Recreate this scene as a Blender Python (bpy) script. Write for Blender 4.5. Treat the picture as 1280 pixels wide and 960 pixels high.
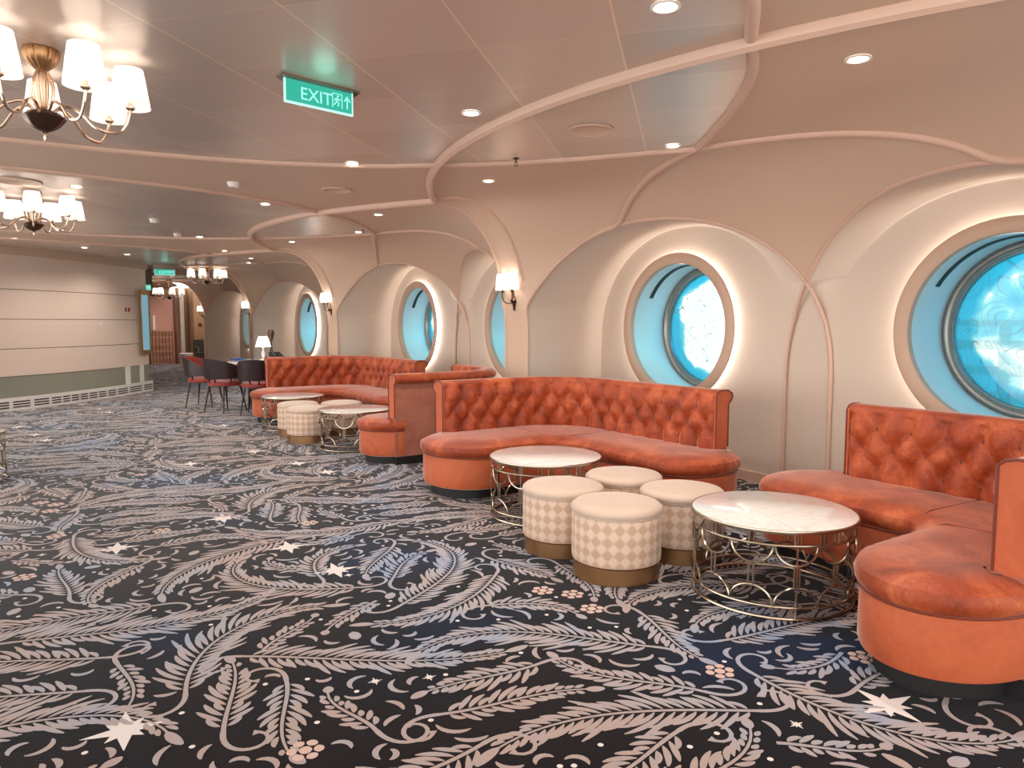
import bpy, bmesh, math, random
import numpy as np
from mathutils import Vector, Matrix
from mathutils.geometry import delaunay_2d_cdt

# ------------------------------------------------------------------ scene, camera, world
for o in list(bpy.data.objects):
    bpy.data.objects.remove(o)
scene = bpy.context.scene
COL = scene.collection
pi = math.pi
sin, cos, rad = math.sin, math.cos, math.radians

cam_d = bpy.data.cameras.new('camera')
cam_d.sensor_width = 36.0
cam_d.lens = 898.4 / 1280 * 36.0
cam_d.clip_start = 0.02
cam_d.clip_end = 400
cam = bpy.data.objects.new('camera', cam_d)
COL.objects.link(cam)
cam.location = (0, 0, 1.35)
cam.rotation_euler = (pi / 2 - math.atan(76.2 / 898.4), 0, -rad(33.4))
scene.camera = cam

scene.view_settings.view_transform = 'Standard'
scene.view_settings.look = 'None'
scene.view_settings.gamma = 1.0
scene.view_settings.exposure = 0.9
scene.view_settings.use_curve_mapping = False
try:
    scene.cycles.use_denoising = True
    scene.cycles.max_bounces = 7
    scene.cycles.diffuse_bounces = 4
    scene.cycles.glossy_bounces = 3
    scene.cycles.transparent_max_bounces = 8
    scene.cycles.sample_clamp_indirect = 4.0
    scene.cycles.caustics_reflective = False
    scene.cycles.caustics_refractive = False
except Exception:
    pass

P_DOWN = 30.0      # watts of a recessed downlight
P_SHADE = 0.8      # watts of one chandelier bulb
P_SCONCE = 0.8
P_SKY = 2.0
P_TUNNEL_FILL = 50.0
E_LED = 14.0


def srgb(r, g, b):
    def f(c):
        c /= 255.0
        return c / 12.92 if c <= 0.04045 else ((c + 0.055) / 1.055) ** 2.4
    return (f(r), f(g), f(b), 1.0)


world = bpy.data.worlds.new('world')
scene.world = world
world.use_nodes = True
wn = world.node_tree
wn.nodes.clear()
w_out = wn.nodes.new('ShaderNodeOutputWorld')
w_bg = wn.nodes.new('ShaderNodeBackground')
w_bg.inputs['Color'].default_value = (1.0, 0.97, 0.93, 1)
w_bg.inputs['Strength'].default_value = P_SKY
wn.links.new(w_bg.outputs[0], w_out.inputs[0])


# ------------------------------------------------------------------ materials
class NT:
    def __init__(self, name):
        self.m = bpy.data.materials.new(name)
        self.m.use_nodes = True
        self.t = self.m.node_tree
        self.t.nodes.clear()
        self.out = self.n('ShaderNodeOutputMaterial')

    def n(self, kind, **kw):
        nd = self.t.nodes.new(kind)
        for k, v in kw.items():
            setattr(nd, k, v)
        return nd

    def l(self, a, b):
        self.t.links.new(a, b)

    def math(self, op, a, b=None, c=None):
        nd = self.n('ShaderNodeMath', operation=op)
        for i, v in enumerate((a, b, c)):
            if v is None:
                continue
            if isinstance(v, (int, float)):
                nd.inputs[i].default_value = v
            else:
                self.l(v, nd.inputs[i])
        return nd.outputs[0]

    def mix(self, fac, a, b):
        nd = self.n('ShaderNodeMix', data_type='RGBA')
        for inp, v in ((nd.inputs[0], fac), (nd.inputs[6], a), (nd.inputs[7], b)):
            if isinstance(v, (int, float)):
                inp.default_value = v
            elif isinstance(v, tuple):
                inp.default_value = v
            else:
                self.l(v, inp)
        return nd.outputs[2]

    def ramp(self, fac, stops):
        nd = self.n('ShaderNodeValToRGB')
        el = nd.color_ramp.elements
        el[0].position, el[0].color = stops[0]
        el[1].position, el[1].color = stops[-1]
        for p, c in stops[1:-1]:
            x = el.new(p)
            x.color = c
        self.l(fac, nd.inputs[0])
        return nd.outputs[0]

    def obj(self):
        return self.n('ShaderNodeTexCoord').outputs['Object']

    def pos(self):
        return self.n('ShaderNodeNewGeometry').outputs['Position']

    def noise(self, vec, scale, detail=3, rough=0.5, dist=0.0):
        nd = self.n('ShaderNodeTexNoise')
        nd.inputs['Scale'].default_value = scale
        nd.inputs['Detail'].default_value = detail
        nd.inputs['Roughness'].default_value = rough
        nd.inputs['Distortion'].default_value = dist
        self.l(vec, nd.inputs['Vector'])
        return nd.outputs['Fac']

    def bsdf(self, color, rough=0.5, metal=0.0, bump=None, bump_d=0.002, sheen=0.0, sheen_col=None, spec=None, coat=0.0):
        b = self.n('ShaderNodeBsdfPrincipled')
        if isinstance(color, tuple):
            b.inputs['Base Color'].default_value = color
        else:
            self.l(color, b.inputs['Base Color'])
        if isinstance(rough, (int, float)):
            b.inputs['Roughness'].default_value = rough
        else:
            self.l(rough, b.inputs['Roughness'])
        b.inputs['Metallic'].default_value = metal
        if sheen:
            b.inputs['Sheen Weight'].default_value = sheen
            b.inputs['Sheen Roughness'].default_value = 0.3
            if sheen_col:
                b.inputs['Sheen Tint'].default_value = sheen_col
        if spec is not None:
            b.inputs['Specular IOR Level'].default_value = spec
        if coat:
            b.inputs['Coat Weight'].default_value = coat
            b.inputs['Coat Roughness'].default_value = 0.08
        if bump is not None:
            bp = self.n('ShaderNodeBump')
            bp.inputs['Distance'].default_value = bump_d
            bp.inputs['Strength'].default_value = 0.6
            self.l(bump, bp.inputs['Height'])
            self.l(bp.outputs[0], b.inputs['Normal'])
        self.l(b.outputs[0], self.out.inputs['Surface'])
        return b


def simple(name, col, rough=0.5, metal=0.0, var=0.06, scale=6.0, **kw):
    """a plain finish with a slight procedural variation"""
    t = NT(name)
    f = t.noise(t.obj(), scale, 3)
    a = tuple(c * (1 - var) for c in col[:3]) + (1,)
    b = tuple(min(1, c * (1 + var)) for c in col[:3]) + (1,)
    t.bsdf(t.mix(f, a, b), rough, metal, **kw)
    return t.m


def emit(name, col, strength):
    t = NT(name)
    em = t.n('ShaderNodeEmission')
    em.inputs['Color'].default_value = col
    em.inputs['Strength'].default_value = strength
    t.l(em.outputs[0], t.out.inputs['Surface'])
    return t.m


M = {}
M['paint'] = simple('warm_beige_paint', srgb(202, 174, 152), 0.55, var=0.02, scale=2)
M['paint_light'] = simple('pale_greige_paint', srgb(206, 188, 172), 0.6, var=0.02, scale=2)
M['rib'] = simple('moulding_paint', srgb(204, 170, 150), 0.45, var=0.03)
M['ring'] = simple('ring_paint', srgb(196, 164, 142), 0.5, var=0.03)
M['ceil_smooth'] = simple('smooth_ceiling_paint', srgb(202, 174, 152), 0.55, var=0.02, scale=2)
M['leftwall'] = simple('left_wall_panel', srgb(224, 202, 186), 0.45, var=0.03, scale=1.2)
M['groove'] = simple('groove_backing', srgb(120, 88, 70), 0.7)  # darker backing that shows in the joints between wall panels
M['brass'] = simple('brushed_brass', srgb(158, 120, 84), 0.34, metal=0.85, var=0.12, scale=14)
M['nickel'] = simple('polished_champagne_metal', srgb(214, 190, 168), 0.16, metal=0.95, var=0.05)
M['darkmetal'] = simple('dark_antique_metal', srgb(92, 70, 56), 0.3, metal=0.9, var=0.2, scale=30)
M['tablemetal'] = simple('bronze_table_metal', srgb(178, 164, 146), 0.22, metal=0.95, var=0.1, scale=20)
M['black'] = simple('black_plinth', srgb(14, 12, 14), 0.6)
M['white'] = simple('white_plastic', srgb(226, 220, 214), 0.4, var=0.02)
M['darkwood'] = simple('dark_wood', srgb(46, 24, 22), 0.35, var=0.2, scale=9)
M['chairback'] = simple('black_brown_leather', srgb(40, 22, 24), 0.4, var=0.15, scale=9)
M['chairseat'] = simple('red_velvet', srgb(150, 52, 44), 0.6, var=0.15, scale=9, sheen=0.4)
M['tunnel'] = simple('pale_tunnel_paint', srgb(200, 222, 228), 0.4, var=0.03)
M['porthole_metal'] = simple('grey_porthole_metal', srgb(150, 148, 142), 0.32, metal=0.6, var=0.12, scale=25)
M['slot'] = simple('dark_slot', srgb(24, 42, 48), 0.6)
M['mirror'] = simple('smoked_glass_band', srgb(150, 150, 134), 0.15, metal=0.15, var=0.15, scale=1.4)
M['gold'] = simple('gold_frame', srgb(170, 130, 80), 0.3, metal=0.9, var=0.1)
M['pinkwall'] = simple('pink_plaster', srgb(208, 150, 130), 0.5)
M['brownwall'] = simple('brown_wall_covering', srgb(150, 112, 80), 0.55, var=0.08)
M['screenblue'] = emit('blue_lit_glass', srgb(140, 185, 200), 0.4)
M['led'] = emit('warm_led', (1.0, 0.96, 0.90, 1), E_LED)
M['bulb'] = emit('downlight_lens', (1.0, 0.9, 0.78, 1), 14.0)
M['teal_dark'] = emit('exit_sign_panel', srgb(62, 186, 160), 0.55)
M['teal_edge'] = emit('exit_sign_edge', srgb(196, 246, 236), 0.62)
M['teal_text'] = emit('exit_sign_text', srgb(158, 250, 232), 0.66)
M['exitplate'] = simple('exit_sign_bracket', srgb(130, 118, 106), 0.3, metal=0.7)
M['red'] = simple('red_sticker', srgb(170, 40, 40), 0.5)
M['bluebook'] = simple('blue_cover', srgb(24, 66, 120), 0.5)
M['olive'] = simple('dark_green_upholstery', srgb(52, 52, 40), 0.7)
M['redwood'] = simple('red_brown_timber', srgb(110, 50, 36), 0.4, var=0.15)


def mk_panels():
    t = NT('satin_metal_ceiling_panels')
    p = t.pos()
    sp = t.n('ShaderNodeSeparateXYZ')
    t.l(p, sp.inputs[0])
    h = rad(47.1)
    w = t.math('SUBTRACT', t.math('MULTIPLY', sp.outputs[0], cos(h)), t.math('MULTIPLY', sp.outputs[1], sin(h)))
    u = t.math('ADD', t.math('MULTIPLY', sp.outputs[0], sin(h)), t.math('MULTIPLY', sp.outputs[1], cos(h)))

    def line(c, off, per, wid):
        a = t.math('DIVIDE', t.math('ADD', c, off), per)
        fr = t.math('FRACT', a)
        d = t.math('ABSOLUTE', t.math('SUBTRACT', fr, 0.5))
        return t.math('GREATER_THAN', d, 0.5 - wid / per)
    l1 = line(w, 0.30 + 0.593 * 40, 0.593, 0.0042)
    l2 = line(u, -2.49 + 0.558 * 60, 0.558, 0.0028)
    lines = t.math('MAXIMUM', l1, t.math('MULTIPLY', l2, 0.55))
    # a slightly different base tone on every panel
    cw = t.math('FLOOR', t.math('DIVIDE', t.math('ADD', w, 0.30 + 0.593 * 40), 0.593))
    cu = t.math('FLOOR', t.math('DIVIDE', t.math('ADD', u, -2.49 + 0.558 * 60), 0.558))
    cv = t.n('ShaderNodeCombineXYZ')
    t.l(cw, cv.inputs[0]); t.l(cu, cv.inputs[1])
    wh = t.n('ShaderNodeTexWhiteNoise', noise_dimensions='2D')
    t.l(cv.outputs[0], wh.inputs['Vector'])
    base = t.mix(wh.outputs['Value'], srgb(196, 178, 164), srgb(212, 194, 180))
    col = t.mix(lines, base, srgb(236, 210, 190))
    nz = t.noise(p, 3.0, 2)
    rough = t.math('ADD', t.math('MULTIPLY', nz, 0.08), 0.27)
    t.bsdf(col, rough, 0.40, bump=nz, bump_d=0.004)
    return t.m


M['panels'] = mk_panels()


def mk_velvet(name, c0, c1, c2, scale=5.0):
    t = NT(name)
    p = t.pos()
    f1 = t.noise(p, scale, 5, 0.6, 0.8)
    f2 = t.noise(p, scale * 7, 3, 0.6, 1.5)
    f = t.math('ADD', t.math('MULTIPLY', f1, 0.75), t.math('MULTIPLY', f2, 0.25))
    col = t.ramp(f, [(0.28, c0), (0.5, c1), (0.74, c2)])
    t.bsdf(col, 0.52, 0, bump=t.noise(p, 260, 2), bump_d=0.0008, sheen=0.6, sheen_col=(1.0, 0.84, 0.76, 1), spec=0.35)
    return t.m


M['velvet'] = mk_velvet('burnt_orange_velvet', srgb(98, 34, 14), srgb(156, 65, 31), srgb(202, 110, 66))
M['velvet_smooth'] = mk_velvet('orange_velvet_skirt', srgb(164, 74, 42), srgb(186, 92, 56), srgb(202, 108, 72), 2.5)
M['velvet_back'] = mk_velvet('dusty_rose_velvet', srgb(140, 82, 66), srgb(166, 102, 84), srgb(188, 124, 104), 3.0)
M['piping'] = simple('dark_orange_piping', srgb(112, 42, 22), 0.55, sheen=0.3)


def mk_ottoman():
    t = NT('harlequin_upholstery')
    sp = t.n('ShaderNodeSeparateXYZ')
    t.l(t.obj(), sp.inputs[0])
    a = t.math('MULTIPLY', t.math('ARCTAN2', sp.outputs[1], sp.outputs[0]), 12.0)
    b = t.math('MULTIPLY', sp.outputs[2], pi / 0.066)
    s = t.math('MULTIPLY', t.math('COSINE', t.math('ADD', a, b)), t.math('COSINE', t.math('SUBTRACT', a, b)))
    s = t.math('ADD', t.math('MULTIPLY', s, 0.9), 0.5)
    f = t.ramp(s, [(0.25, (0, 0, 0, 1)), (0.8, (1, 1, 1, 1))])
    col = t.mix(f, srgb(188, 156, 132), srgb(214, 188, 168))
    t.bsdf(col, 0.6, 0, sheen=0.35, bump=t.noise(t.obj(), 200, 2), bump_d=0.0006)
    return t.m


M['ottoman'] = mk_ottoman()
M['ottoman_top'] = simple('cream_upholstery', srgb(200, 176, 158), 0.55, var=0.04, sheen=0.35)


def mk_marble():
    t = NT('cream_marble')
    n1 = t.noise(t.obj(), 3.2, 6, 0.6, 1.6)
    v = t.math('ABSOLUTE', t.math('SUBTRACT', n1, 0.5))
    col = t.ramp(v, [(0.0, srgb(220, 212, 204)), (0.02, srgb(234, 230, 224)), (0.2, srgb(238, 234, 230))])
    t.bsdf(col, 0.10, 0, coat=0.6)
    return t.m


M['marble'] = mk_marble()


def mk_shade():
    t = NT('pleated_fabric_shade')
    d = t.n('ShaderNodeBsdfTranslucent')
    d.inputs['Color'].default_value = (0.62, 0.58, 0.54, 1)
    em = t.n('ShaderNodeEmission')
    em.inputs['Color'].default_value = (1.0, 0.93, 0.88, 1)
    em.inputs['Strength'].default_value = 0.08
    df = t.n('ShaderNodeBsdfDiffuse')
    df.inputs['Color'].default_value = (0.85, 0.8, 0.76, 1)
    a1 = t.n('ShaderNodeMixShader'); a1.inputs[0].default_value = 0.5
    t.l(d.outputs[0], a1.inputs[1]); t.l(df.outputs[0], a1.inputs[2])
    a2 = t.n('ShaderNodeAddShader')
    t.l(a1.outputs[0], a2.inputs[0]); t.l(em.outputs[0], a2.inputs[1])
    t.l(a2.outputs[0], t.out.inputs['Surface'])
    return t.m


M['shade'] = mk_shade()


def mk_carpet(kind):
    t = NT('carpet_' + kind)
    p = t.pos()
    big = t.noise(p, 0.85, 2, 0.5)
    fine = t.noise(p, 160, 2)
    if kind == 'ground':
        col = t.ramp(big, [(0.42, srgb(26, 20, 23)), (0.55, srgb(15, 17, 26)), (0.68, srgb(9, 26, 54))])
    elif kind == 'leaf':
        mid = t.noise(p, 5, 3)
        f = t.math('ADD', t.math('MULTIPLY', big, 0.6), t.math('MULTIPLY', mid, 0.4))
        col = t.ramp(f, [(0.42, srgb(172, 154, 148)), (0.54, srgb(166, 160, 164)), (0.64, srgb(140, 154, 180))])
    else:
        col = t.mix(fine, srgb(214, 186, 176), srgb(196, 166, 156))
    t.bsdf(col, 0.95, 0, bump=fine, bump_d=0.002, sheen=0.25, spec=0.1)
    return t.m


M['cp_ground'] = mk_carpet('ground')
M['cp_leaf'] = mk_carpet('leaf')
M['cp_rose'] = mk_carpet('rose')
M['cp_star'] = simple('carpet_star', srgb(222, 214, 210), 0.95)


def mk_pane():
    t = NT('etched_art_glass')
    p = t.pos()
    n1 = t.noise(p, 2.6, 3, 0.5, 0.6)
    ob = t.obj()
    so_ = t.n('ShaderNodeSeparateXYZ'); t.l(ob, so_.inputs[0])
    rr = t.math('SQRT', t.math('ADD', t.math('POWER', so_.outputs[1], 2.0), t.math('POWER', so_.outputs[2], 2.0)))
    edge = t.math('MULTIPLY', t.math('MAXIMUM', t.math('SUBTRACT', rr, 0.40), 0.0), 3.4)
    sw = t.n('ShaderNodeSeparateXYZ'); t.l(p, sw.inputs[0])
    nearer = t.math('MULTIPLY', t.math('LESS_THAN', sw.outputs[1], 3.4), 0.10)
    fac = t.math('SUBTRACT', t.math('SUBTRACT', n1, edge), nearer)
    tint = t.ramp(fac, [(0.26, (0.03, 0.34, 0.44, 1)), (0.37, (0.20, 0.44, 0.48, 1)), (0.43, (0.62, 0.62, 0.59, 1))])  # cyan of the sea and sky outside put into the glass tint
    n2 = t.noise(p, 2.2, 1, 0.3, 1.2)
    k = t.math('FRACT', t.math('MULTIPLY', n2, 16.0))
    ln = t.math('LESS_THAN', t.math('ABSOLUTE', t.math('SUBTRACT', k, 0.5)), 0.03)
    tr = t.n('ShaderNodeBsdfTransparent')
    t.l(tint, tr.inputs['Color'])
    tl = t.n('ShaderNodeBsdfTranslucent'); tl.inputs['Color'].default_value = (0.4, 0.48, 0.5, 1)
    m0 = t.n('ShaderNodeMixShader'); m0.inputs[0].default_value = 0.25
    t.l(tr.outputs[0], m0.inputs[1]); t.l(tl.outputs[0], m0.inputs[2])
    gl = t.n('ShaderNodeBsdfPrincipled')
    gl.inputs['Base Color'].default_value = (0.30, 0.50, 0.52, 1)
    gl.inputs['Roughness'].default_value = 0.4
    mx = t.n('ShaderNodeMixShader')
    t.l(t.math('MULTIPLY', ln, 0.62), mx.inputs[0]); t.l(m0.outputs[0], mx.inputs[1]); t.l(gl.outputs[0], mx.inputs[2])
    g2 = t.n('ShaderNodeBsdfGlossy'); g2.inputs['Roughness'].default_value = 0.05
    m2 = t.n('ShaderNodeMixShader'); m2.inputs[0].default_value = 0.05
    t.l(mx.outputs[0], m2.inputs[1]); t.l(g2.outputs[0], m2.inputs[2])
    t.l(m2.outputs[0], t.out.inputs['Surface'])
    return t.m


M['pane'] = mk_pane()


# ------------------------------------------------------------------ mesh builder
class MB:
    def __init__(self):
        self.v, self.f, self.mi = [], [], []

    def quad_strip(self, rows, closed_u=False, closed_v=False, mi=0, flip=False):
        """rows: list of equally long lists of points"""
        b = len(self.v)
        n = len(rows[0])
        for r in rows:
            self.v.extend([tuple(q) for q in r])
        R = len(rows)
        for i in range(R if closed_v else R - 1):
            for j in range(n if closed_u else n - 1):
                a = b + i * n + j
                a2 = b + i * n + (j + 1) % n
                c = b + ((i + 1) % R) * n + (j + 1) % n
                d = b + ((i + 1) % R) * n + j
                self.f.append((a, d, c, a2) if flip else (a, a2, c, d))
                self.mi.append(mi)
        return self

    def poly(self, pts, mi=0):
        b = len(self.v)
        self.v.extend([tuple(p) for p in pts])
        self.f.append(tuple(range(b, b + len(pts))))
        self.mi.append(mi)
        return self

    def box(self, x0, x1, y0, y1, z0, z1, mi=0):
        b = len(self.v)
        self.v += [(x, y, z) for z in (z0, z1) for y in (y0, y1) for x in (x0, x1)]
        for q in ((0, 2, 3, 1), (4, 5, 7, 6), (0, 1, 5, 4), (2, 6, 7, 3), (0, 4, 6, 2), (1, 3, 7, 5)):
            self.f.append(tuple(b + k for k in q)); self.mi.append(mi)
        return self

    def lathe(self, prof, cx=0, cy=0, cz=0, seg=32, ripple=None, mi=0):
        rows = []
        for r, z in prof:
            row = []
            for k in range(seg):
                a = 2 * pi * k / seg
                rr = r * (1 + (ripple(a) if ripple else 0))
                row.append((cx + rr * cos(a), cy + rr * sin(a), cz + z))
            rows.append(row)
        self.quad_strip(rows, closed_u=True, mi=mi)
        if prof[0][0] > 1e-5:
            self.poly(rows[0][::-1], mi)
        if prof[-1][0] > 1e-5:
            self.poly(rows[-1], mi)
        return self

    def tube(self, pts, r, seg=8, closed=False, caps=True, up=None, ry=None, mi=0):
        """sweep an ellipse (r across, ry along 'up') along pts"""
        pts = [Vector(p) for p in pts]
        n = len(pts)
        rows = []
        prev = None
        for i, p in enumerate(pts):
            if closed:
                t = pts[(i + 1) % n] - pts[i - 1]
            else:
                t = pts[min(i + 1, n - 1)] - pts[max(i - 1, 0)]
            if t.length < 1e-9:
                t = Vector((0, 0, 1))
            t.normalize()
            if up is not None:
                u = Vector(up)
                s = t.cross(u)
                if s.length < 1e-4:
                    s = prev or Vector((1, 0, 0))
                s.normalize()
                nn = s.cross(t).normalized()
            else:
                if prev is None:
                    a = Vector((0, 0, 1)) if abs(t.z) < 0.9 else Vector((1, 0, 0))
                    s = t.cross(a).normalized()
                else:
                    s = (prev - t * prev.dot(t))
                    s = s.normalized() if s.length > 1e-6 else t.orthogonal().normalized()
                nn = s.cross(t).normalized()
            prev = s
            rr = r[i] if isinstance(r, (list, tuple)) else r
            r2 = ry if ry is not None else rr
            rows.append([p + s * (rr * cos(2 * pi * k / seg)) + nn * (r2 * sin(2 * pi * k / seg)) for k in range(seg)])
        self.quad_strip(rows, closed_u=True, closed_v=closed, mi=mi)
        if caps and not closed:
            self.poly(rows[0][::-1], mi)
            self.poly(rows[-1], mi)
        return self

    def ring(self, R, z, r, cx=0, cy=0, seg=56, tseg=8):
        return self.tube([(cx + R * cos(2 * pi * k / seg), cy + R * sin(2 * pi * k / seg), z) for k in range(seg)], r, tseg, closed=True)

    def prism(self, poly, z0, z1, mi=0):
        self.quad_strip([[(x, y, z0) for x, y in poly], [(x, y, z1) for x, y in poly]], closed_u=True, mi=mi)
        self.poly([(x, y, z0) for x, y in poly][::-1], mi)
        self.poly([(x, y, z1) for x, y in poly], mi)
        return self

    def build(self, name, mat, parent=None, smooth=True, angle=40, fixn=True, loc=None):
        me = bpy.data.meshes.new(name)
        me.from_pydata(self.v, [], self.f)
        mats = mat if isinstance(mat, (list, tuple)) else [mat]
        for m_ in mats:
            me.materials.append(m_)
        if len(mats) > 1:
            me.polygons.foreach_set('material_index', self.mi)
        if fixn:
            bm = bmesh.new(); bm.from_mesh(me)
            bmesh.ops.remove_doubles(bm, verts=bm.verts, dist=1e-6)
            bmesh.ops.recalc_face_normals(bm, faces=bm.faces)
            bm.to_mesh(me); bm.free()
        if smooth:
            me.shade_smooth()
            me.set_sharp_from_angle(angle=rad(angle))
        o = bpy.data.objects.new(name, me)
        COL.objects.link(o)
        if parent is not None:
            o.parent = parent
        if loc is not None:
            o.location = loc
        return o


def empty(name, loc=(0, 0, 0), rz=0.0):
    o = bpy.data.objects.new(name, None)
    o.empty_display_size = 0.1
    COL.objects.link(o)
    o.location = loc
    o.rotation_euler = (0, 0, rz)
    return o


def tag(o, label=None, cat=None, group=None, kind=None):
    if label: o['label'] = label
    if cat: o['category'] = cat
    if group: o['group'] = group
    if kind: o['kind'] = kind
    return o


def kids(o):
    return [c for c in bpy.data.objects if c.parent == o]


def dup(o, loc=None, rz=None, label=None, group=None):
    mp = {}
    allo = [o]
    for c in kids(o):
        allo.append(c)
        allo += kids(c)
    for s in allo:
        c = s.copy()
        COL.objects.link(c)
        mp[s.name] = c
        if s is not o:
            c.parent = mp[s.parent.name]
    r = mp[o.name]
    if loc is not None: r.location = loc
    if rz is not None: r.rotation_euler = (0, 0, rz)
    if label: r['label'] = label
    if group: r['group'] = group
    return r


def light(name, kind, loc, power, parent=None, color=(1, 0.93, 0.86), size=0.05, spot=None, rot=None):
    d = bpy.data.lights.new(name, kind)
    d.energy = power
    d.color = color
    if kind == 'AREA':
        d.shape = 'DISK'; d.size = size
    else:
        d.shadow_soft_size = size
    if kind == 'SPOT' and spot:
        d.spot_size = rad(spot); d.spot_blend = 0.8
    o = bpy.data.objects.new(name, d)
    COL.objects.link(o)
    o.location = loc
    if rot: o.rotation_euler = rot
    if parent: o.parent = parent
    return o


def struct(o):
    o['kind'] = 'structure'
    return o


# ------------------------------------------------------------------ the shape of the window wall
H = 2.52
XW = 5.06            # window wall plane
YC0, PIT = 3.43, 5.512
HS = 1.388
ZW, RW = 1.303, 0.70
HALF = PIT / 2
XP, XM, EE, CP, CM, ZB, NN = 4.138, 5.045, 2.66, 3.325, 3.815, 1.098, 2.377
AV, AA, AB, AZ, AM = 1.232, 1.431, 1.357, 0.894, 2.224
VP = 2.56


def xv_xc(v):
    t = min(abs(v) / 2.53, 1.0)
    return XM - (XM - XP) * t ** EE, CM - (CM - CP) * t ** 1.5


def surf_q(v, q):
    """q < ZB: height on the vertical part; above: angle on the cove"""
    xv, xc = xv_xc(v)
    if q <= ZB:
        return xv, q
    ph = min((q - ZB) / 1.5, 1.0) * pi / 2
    z = ZB + (H - ZB) * sin(ph) ** (2 / NN)
    x = xc + (xv - xc) * max(cos(ph), 0.0) ** (2 / NN)
    return x, z


def z_to_q(z):
    if z <= ZB:
        return z
    s = min((z - ZB) / (H - ZB), 1.0)
    return ZB + 1.5 * math.asin(s ** (NN / 2)) / (pi / 2)


def surf_z(v, z):
    return surf_q(v, z_to_q(z))[0]


def z_on_surf(v, x):
    xv, xc = xv_xc(v)
    s = max(0.0, min(1.0, (x - xc) / (xv - xc)))
    return ZB + (H - ZB) * (1 - s ** NN) ** (1 / NN)


def arch_right():
    """outline of the right-hand arch, crossing (v=0) -> over the top -> pillar foot; list of (v, z)"""
    pts = []
    N = 90
    for k in range(N + 1):
        th = pi * (1 - k / N)
        c = cos(th); s = sin(th)
        v = AV + AA * math.copysign(abs(c) ** (2 / AM), c)
        z = AZ + AB * abs(s) ** (2 / AM)
        pts.append((v, z))
    out = []
    for i, (v, z) in enumerate(pts):
        if v < 0:
            if pts[i + 1][0] >= 0:
                a, b = pts[i], pts[i + 1]
                f = (0 - a[0]) / (b[0] - a[0])
                out.append((0.0, a[1] + (b[1] - a[1]) * f))
            continue
        if v > VP:
            break
        out.append((v, z))
    zl = out[-1][1]
    out.append((VP, min(zl, 1.55) - 0.02))
    for k in range(1, 9):
        out.append((VP, (out[-1][1]) * (1 - 1 / (10 - k)) if k < 8 else 0.0))
    return out


def arch_leg():
    """the part of the right-hand arch that runs on past the crossing down to the floor (v < 0)"""
    pts = []
    for k in range(0, 46):
        th = pi * (1 - k / 90)
        c = cos(th); s = sin(th)
        v = AV + AA * math.copysign(abs(c) ** (2 / AM), c)
        z = AZ + AB * abs(s) ** (2 / AM)
        if v > 0.02: break
        pts.append((v, z))
    return [(pts[0][0], z) for z in (0.0, 0.3, 0.6, 0.85)] + pts


AR = arch_right()


def back_outline(n):
    """outline of the flat alcove back for the right-hand arch, matched point by point to AR"""
    out = []
    for k in range(n):
        pass
    return out


# A and C mouldings: centre line on the ceiling, X -> |v|
AX = [(-3.4, 2.30), (-1.5, 2.29), (-0.1, 2.25), (0.6, 2.19), (1.38, 2.03), (2.1, 1.72), (2.5, 1.42), (2.9, 1.10), (3.3, 0.63), (3.75, 0.0)]


def smooth_poly(pts, n):
    """Catmull-Rom through pts, n samples per span"""
    out = []
    P = [pts[0]] + list(pts) + [pts[-1]]
    for i in range(1, len(P) - 2):
        p0, p1, p2, p3 = [np.array(q, float) for q in P[i - 1:i + 3]]
        for k in range(n):
            t = k / n
            out.append(tuple(0.5 * ((2 * p1) + (-p0 + p2) * t + (2 * p0 - 5 * p1 + 4 * p2 - p3) * t * t + (-p0 + 3 * p1 - 3 * p2 + p3) * t ** 3)))
    out.append(tuple(pts[-1]))
    return out


ACURVE = smooth_poly(AX, 6)


def ax_of_v(v):
    v = abs(v)
    if v >= ACURVE[0][1]:
        return -3.4
    for a, b in zip(ACURVE, ACURVE[1:]):
        if b[1] <= v <= a[1]:
            f = (v - a[1]) / (b[1] - a[1]) if abs(b[1] - a[1]) > 1e-9 else 0
            return a[0] + (b[0] - a[0]) * f
    return ACURVE[-1][0]


def b_of_v(v):
    return 2.29 + 0.12 * v * v


BOOTHS = [0, 1, 2, 3]
YMIN, YMAX = -1.6, 26.3
XMIN = -3.2

# ------------------------------------------------------------------ floor with the carpet pattern
rng = random.Random(11)


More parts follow.
